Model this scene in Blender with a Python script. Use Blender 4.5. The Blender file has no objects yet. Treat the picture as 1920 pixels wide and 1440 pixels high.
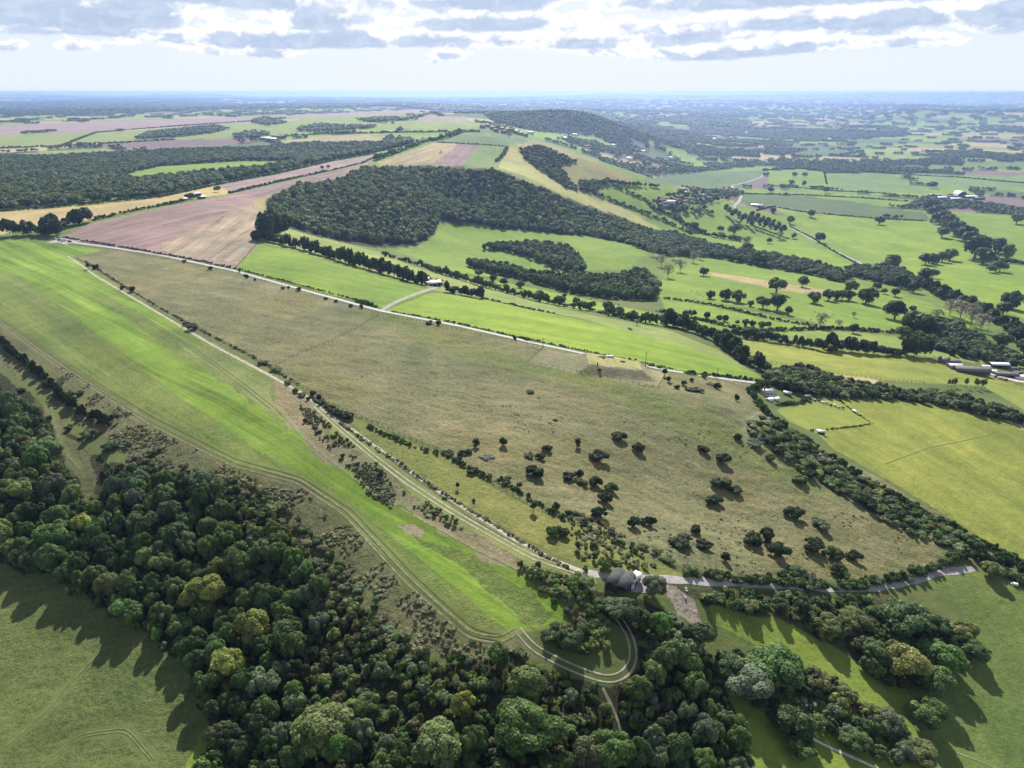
import bpy, math, random
import numpy as np
R=math.radians
rng=np.random.default_rng(7); random.seed(7)
S=bpy.context.scene; COL=S.collection
# ---------------------------------------------------------------- camera, light, exposure
CAMZ=120.0; F=1331.0; PITCH=R(22.38)
SUN_EL=R(38); SUN_AZ=R(1.5)          # azimuth measured from +Y towards +X
cd=bpy.data.cameras.new('camera'); cam=bpy.data.objects.new('camera',cd); COL.objects.link(cam)
cd.sensor_width=36; cd.lens=F/1920*36; cd.clip_end=90000; cd.clip_start=1
cam.location=(0,0,CAMZ); cam.rotation_euler=(math.pi/2-PITCH,0,0); S.camera=cam
S.view_settings.view_transform='Standard'; S.view_settings.look='None'
S.view_settings.gamma=1; S.view_settings.use_curve_mapping=False
S.view_settings.exposure=0.70
sd=bpy.data.lights.new('sun','SUN'); sd.energy=4.8; sd.angle=R(0.5); sd.color=(1,.955,.88)
sun=bpy.data.objects.new('sun',sd); COL.objects.link(sun)
sun.rotation_euler=(math.pi/2-SUN_EL,0,math.pi-SUN_AZ)
S.cycles.max_bounces=5; S.cycles.diffuse_bounces=2; S.cycles.glossy_bounces=1; S.cycles.transmission_bounces=3
S.cycles.transparent_max_bounces=4; S.cycles.volume_bounces=0

class NT:
    "small helper for node trees"
    def __init__(s,t): s.t=t; s.n=t.nodes; s.l=t.links
    def new(s,k,**kw):
        n=s.n.new(k)
        for a,b in kw.items(): setattr(n,a,b)
        return n
    def put(s,sock,v):
        if hasattr(v,'is_output') or isinstance(v,bpy.types.NodeSocket): s.l.new(v,sock)
        else: sock.default_value=v
    def m(s,op,a,b=None,c=None,clamp=False):
        n=s.new('ShaderNodeMath',operation=op,use_clamp=clamp); s.put(n.inputs[0],a)
        if b is not None: s.put(n.inputs[1],b)
        if c is not None: s.put(n.inputs[2],c)
        return n.outputs[0]
    def v(s,op,a,b=None):
        n=s.new('ShaderNodeVectorMath',operation=op); s.put(n.inputs[0],a)
        if b is not None: s.put(n.inputs[1],b)
        return n.outputs[0]
    def xyz(s,x,y,z):
        n=s.new('ShaderNodeCombineXYZ'); s.put(n.inputs[0],x); s.put(n.inputs[1],y); s.put(n.inputs[2],z); return n.outputs[0]
    def noise(s,vec,scale,detail=3,rough=.55,dist=0,col=False):
        n=s.new('ShaderNodeTexNoise'); s.put(n.inputs['Vector'],vec); s.put(n.inputs['Scale'],scale)
        n.inputs['Detail'].default_value=detail; n.inputs['Roughness'].default_value=rough; n.inputs['Distortion'].default_value=dist
        return n.outputs[1 if col else 0]
    def ramp(s,f,a,b,lo=0.,hi=1.):
        n=s.new('ShaderNodeMapRange',interpolation_type='SMOOTHSTEP'); s.put(n.inputs[0],f); s.put(n.inputs[1],a); s.put(n.inputs[2],b); s.put(n.inputs[3],lo); s.put(n.inputs[4],hi); return n.outputs[0]
    def mix(s,f,a,b,mode='MIX'):
        n=s.new('ShaderNodeMix',data_type='RGBA',blend_type=mode); s.put(n.inputs[0],f); s.put(n.inputs[6],a); s.put(n.inputs[7],b); return n.outputs[2]

# ---------------------------------------------------------------- sky
W=bpy.data.worlds.new('World'); S.world=W; W.use_nodes=True; t=NT(W.node_tree); t.n.clear()
sky=t.new('ShaderNodeTexSky',sky_type='NISHITA',sun_disc=False); sky.sun_elevation=SUN_EL; sky.sun_rotation=SUN_AZ
sky.air_density=1; sky.dust_density=1.2; sky.ozone_density=2; sky.altitude=200
SKYK=0.050
g=t.new('ShaderNodeTexCoord').outputs['Generated']; sep=t.new('ShaderNodeSeparateXYZ'); t.put(sep.inputs[0],g)
az=t.m('ARCTAN2',sep.outputs[0],sep.outputs[1]); hor=t.m('SQRT',t.m('ADD',t.m('MULTIPLY',sep.outputs[0],sep.outputs[0]),t.m('MULTIPLY',sep.outputs[1],sep.outputs[1])))
el=t.m('ARCTAN2',sep.outputs[2],hor)      # radians
skyc=t.v('SCALE',sky.outputs[0]); skyc.node.inputs['Scale'].default_value=SKYK
lum=t.mix(1.0,skyc,(0.0,0.0,0.0,1),'MIX')
# milky air low over the horizon: pale lavender white
milky=t.ramp(el,0.02,0.20,1.0,0.12)
base=t.mix(t.m('MULTIPLY',milky,.92),skyc,(0.53,0.585,0.665,1))
cov=None; out=base
# rows of cumulus with flat bases, each row nearer and higher than the last
rows=[ # base el, height, az scale, strength, seed
 (0.040,0.030,9.0,-0.09,3.1),(0.055,0.036,7.5,.03,11.7),(0.072,0.042,6.5,.07,23.3),(0.092,0.05,5.2,.08,37.9),(0.13,0.08,3.6,.0,51.3),(0.22,0.14,2.2,-.10,63.3),(0.38,0.25,1.4,-.20,77.7),(0.7,0.45,.9,-.22,87.7)]
for (b,h,sc,st,sd_) in rows:
    wob=t.noise(t.xyz(t.m('MULTIPLY',az,sc*.35),sd_,0.0),1.0,1,.5)
    bb=t.m('ADD',b,t.m('MULTIPLY',t.m('SUBTRACT',wob,.5),h*1.1))
    up=t.m('DIVIDE',t.m('SUBTRACT',el,bb),h)            # 0 at base, 1 at top
    big=t.noise(t.xyz(t.m('MULTIPLY',az,sc),t.m('MULTIPLY',el,sc*1.6),sd_*1.7),1.0,2,.5)
    vv=t.xyz(t.m('MULTIPLY',az,sc*5.5),t.m('MULTIPLY',el,sc*9.0),sd_)
    fin=t.noise(vv,1.0,6,.6,.4)
    dens=t.m('ADD',t.m('MULTIPLY',t.m('SUBTRACT',big,.5),1.9),t.m('MULTIPLY',t.m('SUBTRACT',fin,.5),.75))
    dens=t.m('ADD',t.m('ADD',dens,.225+st),t.m('MULTIPLY',t.m('ABSOLUTE',t.m('SUBTRACT',up,.25)),-.42))
    basecut=t.ramp(t.m('ADD',up,t.m('MULTIPLY',t.m('SUBTRACT',fin,.5),.35)),-.05,.06)
    a=t.m('MULTIPLY',t.ramp(dens,0.0,.10),basecut)
    # lit rims and tops, blue grey bellies
    shade=t.ramp(t.m('ADD',t.m('MULTIPLY',dens,1.5),t.m('MULTIPLY',up,-.50)),.02,.36)
    cc=t.mix(t.m('MULTIPLY',shade,.95),(.74,.74,.74,1),(0.285,0.36,0.50,1))
    cc=t.mix(t.m('MULTIPLY',t.ramp(fin,.40,.70),.35),cc,(0.56,0.61,0.69,1))
    out=t.mix(t.m('MULTIPLY',a,.93),out,cc)
bg=t.new('ShaderNodeBackground'); t.put(bg.inputs[0],out); bg.inputs[1].default_value=1.0
# below the horizon: same haze tone
wo=t.new('ShaderNodeOutputWorld'); t.l.new(bg.outputs[0],wo.inputs[0])

# ---------------------------------------------------------------- numpy helpers
cp,sp=math.cos(PITCH),math.sin(PITCH)
def ray(px,py):
    px=np.asarray(px,float); py=np.asarray(py,float)
    x=(px-960)/F; y=(720-py)/F
    return np.stack([x,cp+y*sp,-sp+y*cp],-1)
def vnoise(x,y,seed=0):
    xi=np.floor(x).astype(np.int64); yi=np.floor(y).astype(np.int64); fx=x-xi; fy=y-yi
    fx=fx*fx*(3-2*fx); fy=fy*fy*(3-2*fy)
    def h(i,j):
        n=(i*374761393+j*668265263+seed*1442695041)&0xffffffff
        n=((n^(n>>13))*1274126177)&0xffffffff
        return ((n^(n>>16))&0xffff)/65535.0
    a=h(xi,yi);b=h(xi+1,yi);c=h(xi,yi+1);d=h(xi+1,yi+1)
    return (a*(1-fx)+b*fx)*(1-fy)+(c*(1-fx)+d*fx)*fy
def fbm(x,y,s,o=4,seed=0,g=.5):
    r=0;a=1;n=0
    for k in range(o):
        r=r+a*vnoise(x/s+17.3*k,y/s-9.1*k,seed+k); n+=a; a*=g; s*=.5
    return r/n
# terrain control points: pixel, pixel, height above the barn yard
CP=[(0,1440,-25),(150,1300,-23.5),(350,1300,-21),(0,1130,-21.5),(300,1180,-18.5),(380,1440,-22),(-300,1200,-25),(-300,900,-13),(-300,600,0),
(100,950,-14),(300,1000,-11.5),(500,1100,-12),(600,1250,-14),(800,1350,-12),(1000,1400,-11),(1200,1380,-13),(0,640,-1),(100,760,-6),(250,850,-6),(450,880,0),
(0,480,2),(0,560,4),(200,600,5),(400,750,4),(600,850,3),(800,1000,1),(950,1180,-3),(1070,1150,-2),(700,1150,-6),(560,980,-5),
(130,480,3),(400,620,5),(600,750,4),(900,950,2),(1160,1090,0),(1080,1060,.5),
(400,520,5),(700,600,4),(900,700,3),(1100,850,-2),(1350,750,-5),(1300,950,-14),(1600,950,-24),(1200,1020,-4),(1450,1060,-15),(1750,1020,-31),(1650,1090,-26),(1870,1030,-36),(1300,1085,-6),
(1920,900,-44),(1700,820,-34),(1550,760,-27),(1440,740,-21),(1430,715,-19),(1900,780,-46),(2100,1000,-50),(2100,700,-75),(2100,1400,-45),
(1850,1200,-37),(1900,1400,-38),(1600,1200,-25),(1500,1400,-24),(1400,1200,-16),(1300,1200,-10),(1000,1250,-6),(1170,1270,-7),
(110,455,3),(400,510,5),(715,583,3),(1010,650,0),(1250,692,-9),(950,590,-4),(1200,640,-15),(1380,690,-22),(600,500,2),(500,470,2),(600,450,-9),
(300,420,6),(450,370,5),(480,400,2),(650,320,6),(200,430,5),(0,400,5),(300,350,6),(-300,400,2),
(0,330,-5),(200,300,-12),(450,290,-8),(700,290,2),(0,260,-10),(300,240,3),(600,215,24),(800,207,36),(-300,260,-15),
(810,530,-13),(700,480,-16),(760,520,-14),(900,560,-20),(1050,585,-26),(1250,620,-28),
(800,480,-50),(850,430,-52),(950,455,-57),(1100,460,-61),(1180,470,-66),(900,500,-55),(1000,525,-57),(1000,555,-46),(1150,575,-50),(1250,560,-60),
(600,448,-28),(700,463,-42),(780,462,-48),(815,428,-45),(500,375,-2),(540,400,-14),(560,340,4),(660,320,6),(750,312,8),(850,312,10),(940,318,10),
(840,396,-45),(862,406,-48),(650,390,-14),(740,400,-24),(780,400,-26),(850,370,-18),(900,418,-48),(1000,430,-55),(1000,380,-30),(1100,430,-66),(1150,440,-74),(800,345,-6),(700,350,-2),
(850,308,11),(800,285,24),(900,250,42),(870,249,41),(960,257,39),(830,262,35),(760,290,20),
(1000,264,34),(1050,279,18),(1100,296,-4),(1150,316,-38),(1190,334,-75),(1000,335,-7),(1080,365,-36),(1150,395,-62),(1235,428,-90),(950,300,12),(960,320,4),
(1020,310,-18),(1080,345,-65),(1150,355,-90),(1040,330,-50),(1000,300,-2),
(1250,350,-112),(1400,350,-120),(1500,420,-110),(1650,410,-118),(1900,420,-122),(1300,440,-100),(1300,500,-76),(1400,470,-92),(1450,540,-66),(1600,590,-62),(1750,600,-72),(1850,640,-68),(1900,560,-90),(1750,500,-105),(1350,600,-46),(1500,650,-43),(1800,690,-56),(1650,720,-41),(1900,700,-62),
(1250,300,-122),(1500,300,-122),(1850,300,-122),(1400,260,-120),(1800,250,-120),(2200,300,-122),(2200,450,-115),(1100,270,-110),
(780,240,30),(860,225,34),(700,250,18),(400,220,8),(0,230,-4),(900,214,40),(960,209,50),(1050,205,55),(1110,211,38),(1150,224,-20),(1180,240,-95),(1000,232,5),(1060,248,-80),(940,238,25),
(0,205,-30),(300,203,-30),(600,200,-5),(800,196,10),(0,190,-20),(400,192,-30),(700,190,-40),(1000,190,-30),(1100,192,-40),(1300,205,-110),(1250,190,-40),(1350,189,-30),(1450,193,-80),(1500,186,-40),(1700,195,-90),(1900,200,-100),(1900,188,-60),(-400,190,-20),(2300,190,-80),(2300,215,-115)]
P=[];Z=[]
for (a,b,z) in CP:
    d=ray(a,b); s=(z-CAMZ)/d[2]; x,y=d[0]*s,d[1]*s
    P.append((math.atan2(x,y),math.log(math.hypot(x,y)))); Z.append(z)
def far_ring(z_at,lnr):
    for k,th in enumerate(np.linspace(-1.1,1.1,19)): P.append((th,lnr)); Z.append(z_at(th))
# crest of the far downs: height from its pixel row
def crest(th):
    px=960+F*math.tan(th)*1.0
    xs=[-2000,0,300,440,500,560,700,900,1050,1130,1300,1500,1700,1920,4000]; ys=[179,178,179,181,178,181,183,183,178,176,179,177,174,176,177]
    py=np.interp(px,xs,ys); d=ray(px,py); return CAMZ+d[2]/math.hypot(d[0],d[1])*24000
far_ring(crest,math.log(24000)); far_ring(lambda th:-330,math.log(42000))
for th in (-1.1,-.8,-.4,0,.4,.8,1.1):
    P.append((th,math.log(60))); Z.append(-14+ (-14*th if th>0 else 8*th)); P.append((th,math.log(110))); Z.append(-12+ (-20*th if th>0 else 8*th))
P=np.array(P);Z=np.array(Z,float)
C2=.03**2
def kern(a,b): return np.sqrt(((a[:,None,:]-b[None,:,:])**2).sum(-1)+C2)
n=len(P); A=np.zeros((n+3,n+3)); A[:n,:n]=kern(P,P)-np.eye(n)*.012; A[:n,n]=1;A[:n,n+1:]=P;A[n,:n]=1;A[n+1:,:n]=P.T
wts=np.linalg.solve(A,np.concatenate([Z,np.zeros(3)]))
def Hbase(th,lr):
    q=np.stack([th,lr],-1).reshape(-1,2); r=np.empty(len(q))
    for i in range(0,len(q),40000):
        k=q[i:i+40000]; r[i:i+40000]=kern(k,P)@wts[:n]+wts[n]+k@wts[n+1:]
    return r.reshape(np.shape(th))
# polar grid, finer close to the camera
TH=np.concatenate([np.linspace(-1.2,-.83,30,endpoint=False),np.linspace(-.83,.83,1010),np.linspace(.83,1.2,31)[1:]])
lr=[math.log(55)]
while lr[-1]<math.log(30000):
    r_=math.exp(lr[-1]); dl=math.atan2(150,r_) if r_<1500 else .1
    st=1.2/710/(math.sin(dl)*math.cos(dl))
    if r_<125: st=.009
    lr.append(lr[-1]+min(max(st,.0031),.017 if r_<9000 else .022))
LR=np.array(lr)
# coarse RBF then bilinear upsample (the surface is smooth)
tc=np.linspace(TH[0],TH[-1],330); lc=np.linspace(LR[0],LR[-1],330)
HC=Hbase(*np.meshgrid(tc,lc,indexing='xy'))
def bil(G,tg,lg,th,l):
    u=np.clip(np.interp(th,tg,np.arange(len(tg))),0,len(tg)-1.001); v=np.clip(np.interp(l,lg,np.arange(len(lg))),0,len(lg)-1.001)
    i=u.astype(int);j=v.astype(int);u=u-i;v=v-j
    return (G[j,i]*(1-u)+G[j,i+1]*u)*(1-v)+(G[j+1,i]*(1-u)+G[j+1,i+1]*u)*v
TT,LL=np.meshgrid(TH,LR,indexing='xy'); RR=np.exp(LL); X=RR*np.sin(TT); Y=RR*np.cos(TT)
ZG=bil(HC,tc,lc,TT,LL)
farw=np.clip((RR-2600)/5000,0,1)
ZG=ZG+(fbm(X,Y,1500,4,3)-.5)*(70*farw+4*np.clip((RR-600)/1500,0,1))*np.where(RR>20000,.5,1)
ZG=ZG+(fbm(X,Y,60,4,5)-.5)*np.clip(RR/500,.3,1.2)*1.4
# long low ridges towards the horizon, each a little higher in the view than the one before
pxx=960+F*np.tan(np.clip(TT,-1.1,1.1))
def ridge(r0,w,rows,amp,seed,cut):
    global ZG
    py=np.interp(pxx,[-2000,0,960,1920,4000],rows)+(fbm(TT*r0,TT*0+seed,r0*.10,4,seed)-.5)*amp
    zc=CAMZ-(py-172.)/F/1.17*r0; on=np.clip((fbm(TT*r0,TT*0+seed+9,r0*.3,2,seed+4)-cut)*8,0,1)
    ZG=np.maximum(ZG,ZG+(zc-ZG)*np.exp(-((RR-r0*(1+.06*np.sin(TT*5+seed)))/w)**2)*on*(zc>ZG))
ridge(8200,900,[205,199,199,203,203],10,3,.46); ridge(11500,1300,[195,191,194,196,195],9,7,.40); ridge(16000,1700,[187,186,188,187,185],7,13,.30); ridge(24000,2000,[177,177,182,174,174],15,19,-1)
ZG=np.minimum(ZG,CAMZ-16)
NP_TEX={}
def zat(x,y):
    x=np.asarray(x,float);y=np.asarray(y,float)
    return bil(ZG,TH,LR,np.arctan2(x,y),np.log(np.maximum(np.hypot(x,y),56)))
TS=np.exp(np.linspace(math.log(56),math.log(29500),900))
def hit(px,py):
    "first point of the ground along the ray through a pixel of the 1920x1440 photograph"
    d=ray(np.atleast_1d(px),np.atleast_1d(py)); hh=np.hypot(d[:,0],d[:,1]); d=d/hh[:,None]
    z=CAMZ+d[:,2:3]*TS[None,:]; g_=zat(d[:,0:1]*TS,d[:,1:2]*TS); below=z<=g_
    i=np.where(below.any(1),below.argmax(1),len(TS)-1); a=TS[np.maximum(i-1,0)]; b=TS[i]
    for _ in range(18):
        m_=(a+b)/2; bl=CAMZ+d[:,2]*m_<=zat(d[:,0]*m_,d[:,1]*m_); b=np.where(bl,m_,b); a=np.where(bl,a,m_)
    return np.stack([d[:,0]*b,d[:,1]*b],-1)
def dense(pts,close=True,step=14):
    p=np.array(pts,float); q=np.roll(p,-1,0) if close else p[1:]; p0=p if close else p[:-1]; o=[]
    for a,b in zip(p0,q):
        k=max(1,int(np.hypot(*(b-a))/step)); o+= [a+(b-a)*i/k for i in range(k)]
    if not close: o.append(p[-1])
    return np.array(o)
def wpoly(pts): p=dense(pts); return hit(p[:,0],p[:,1])
def wline(pts,step=10): p=dense(pts,False,step); return hit(p[:,0],p[:,1])
def inside(poly,x,y):
    x=np.asarray(x);y=np.asarray(y); r=np.zeros(x.shape,bool)
    lo=poly.min(0);hi=poly.max(0); k=(x>=lo[0])&(x<=hi[0])&(y>=lo[1])&(y<=hi[1])
    xs=x[k];ys=y[k]; c=np.zeros(xs.shape,bool); a=poly; b=np.roll(poly,-1,0)
    for (x1,y1),(x2,y2) in zip(a,b):
        if y1==y2: continue
        m_=((y1>ys)!=(y2>ys)); c^= m_&(xs<(x2-x1)*(ys-y1)/(y2-y1)+x1)
    r[k]=c; return r
def to_px(x,y,z):
    z=np.asarray(z)-CAMZ; fw=y*cp-z*sp; u=y*sp+z*cp; fw=np.maximum(fw,1e-3)
    return 960+F*x/fw, 720-F*u/fw, fw
# ---------------------------------------------------------------- object helpers
def tag(o,label=None,cat=None,group=None,kind=None):
    if label: o['label']=label
    if cat: o['category']=cat
    if group: o['group']=group
    if kind: o['kind']=kind
    return o
def link(name,me,parent=None):
    o=bpy.data.objects.new(name,me); COL.objects.link(o)
    if parent is not None: o.parent=parent
    return o
def mesh(name,V,Fc,mats=(),smooth=False,mi=None,attrs=None,cols=None):
    V=np.asarray(V,np.float32); me=bpy.data.meshes.new(name)
    Fc=np.asarray(Fc)
    me.vertices.add(len(V)); me.vertices.foreach_set('co',V.ravel())
    k=Fc.shape[1]; me.loops.add(Fc.size); me.loops.foreach_set('vertex_index',Fc.astype(np.int32).ravel())
    me.polygons.add(len(Fc)); me.polygons.foreach_set('loop_start',np.arange(0,Fc.size,k,dtype=np.int32)); 
    if smooth: me.polygons.foreach_set('use_smooth',np.ones(len(Fc),bool))
    for m_ in mats: me.materials.append(m_)
    if mi is not None: me.polygons.foreach_set('material_index',np.asarray(mi,np.int32))
    for nm,a in (attrs or {}).items():
        at=me.attributes.new(nm,'FLOAT','POINT'); at.data.foreach_set('value',np.asarray(a,np.float32).ravel())
    for nm,a in (cols or {}).items():
        at=me.attributes.new(nm,'FLOAT_COLOR','POINT'); at.data.foreach_set('color',np.asarray(a,np.float32).ravel())
    me.update(); return me
def material(name):
    m_=bpy.data.materials.new(name); m_.use_nodes=True; t=NT(m_.node_tree); t.n.clear()
    o=t.new('ShaderNodeOutputMaterial'); p=t.new('ShaderNodeBsdfPrincipled'); t.l.new(p.outputs[0],o.inputs[0])
    p.inputs['Specular IOR Level'].default_value=.25; p.inputs['Roughness'].default_value=.85
    return m_,t,p,o
def plain(name,c,rough=.8,var=.25,scale=2.,metal=0.,bump=.0,spec=.25):
    m_,t,p,o=material(name); pos=t.new('ShaderNodeNewGeometry').outputs['Position']
    n_=t.noise(pos,scale,4,.6); k=t.ramp(n_,.3,.7,1-var,1+var)
    mx=t.v('SCALE',tuple(c[:3])); t.l.new(k,mx.node.inputs['Scale']); t.l.new(mx,p.inputs['Base Color'])
    p.inputs['Roughness'].default_value=rough; p.inputs['Metallic'].default_value=metal; p.inputs['Specular IOR Level'].default_value=spec
    if bump:
        b=t.new('ShaderNodeBump'); b.inputs['Strength'].default_value=bump; b.inputs['Distance'].default_value=.1; t.l.new(n_,b.inputs['Height']); t.l.new(b.outputs[0],p.inputs['Normal'])
    return m_

# ---------------------------------------------------------------- fields, drawn in the photograph's pixels and dropped on the ground
LIME=(.178,.262,.034); LIME2=(.155,.235,.036); YLIME=(.205,.238,.048); PALE=(.20,.25,.070); TUSS=(.188,.186,.092); DOWN=(.25,.24,.095)
MAUVE=(.275,.205,.185); TANF=(.37,.29,.135); STUB=(.33,.28,.17); CROP=(.10,.15,.060); OLIVE=(.115,.135,.042); FLOOR=(.040,.043,.020); SCRUB=(.135,.142,.066); STRIP=(.140,.222,.033); MEAD=(.105,.134,.042)
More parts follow.
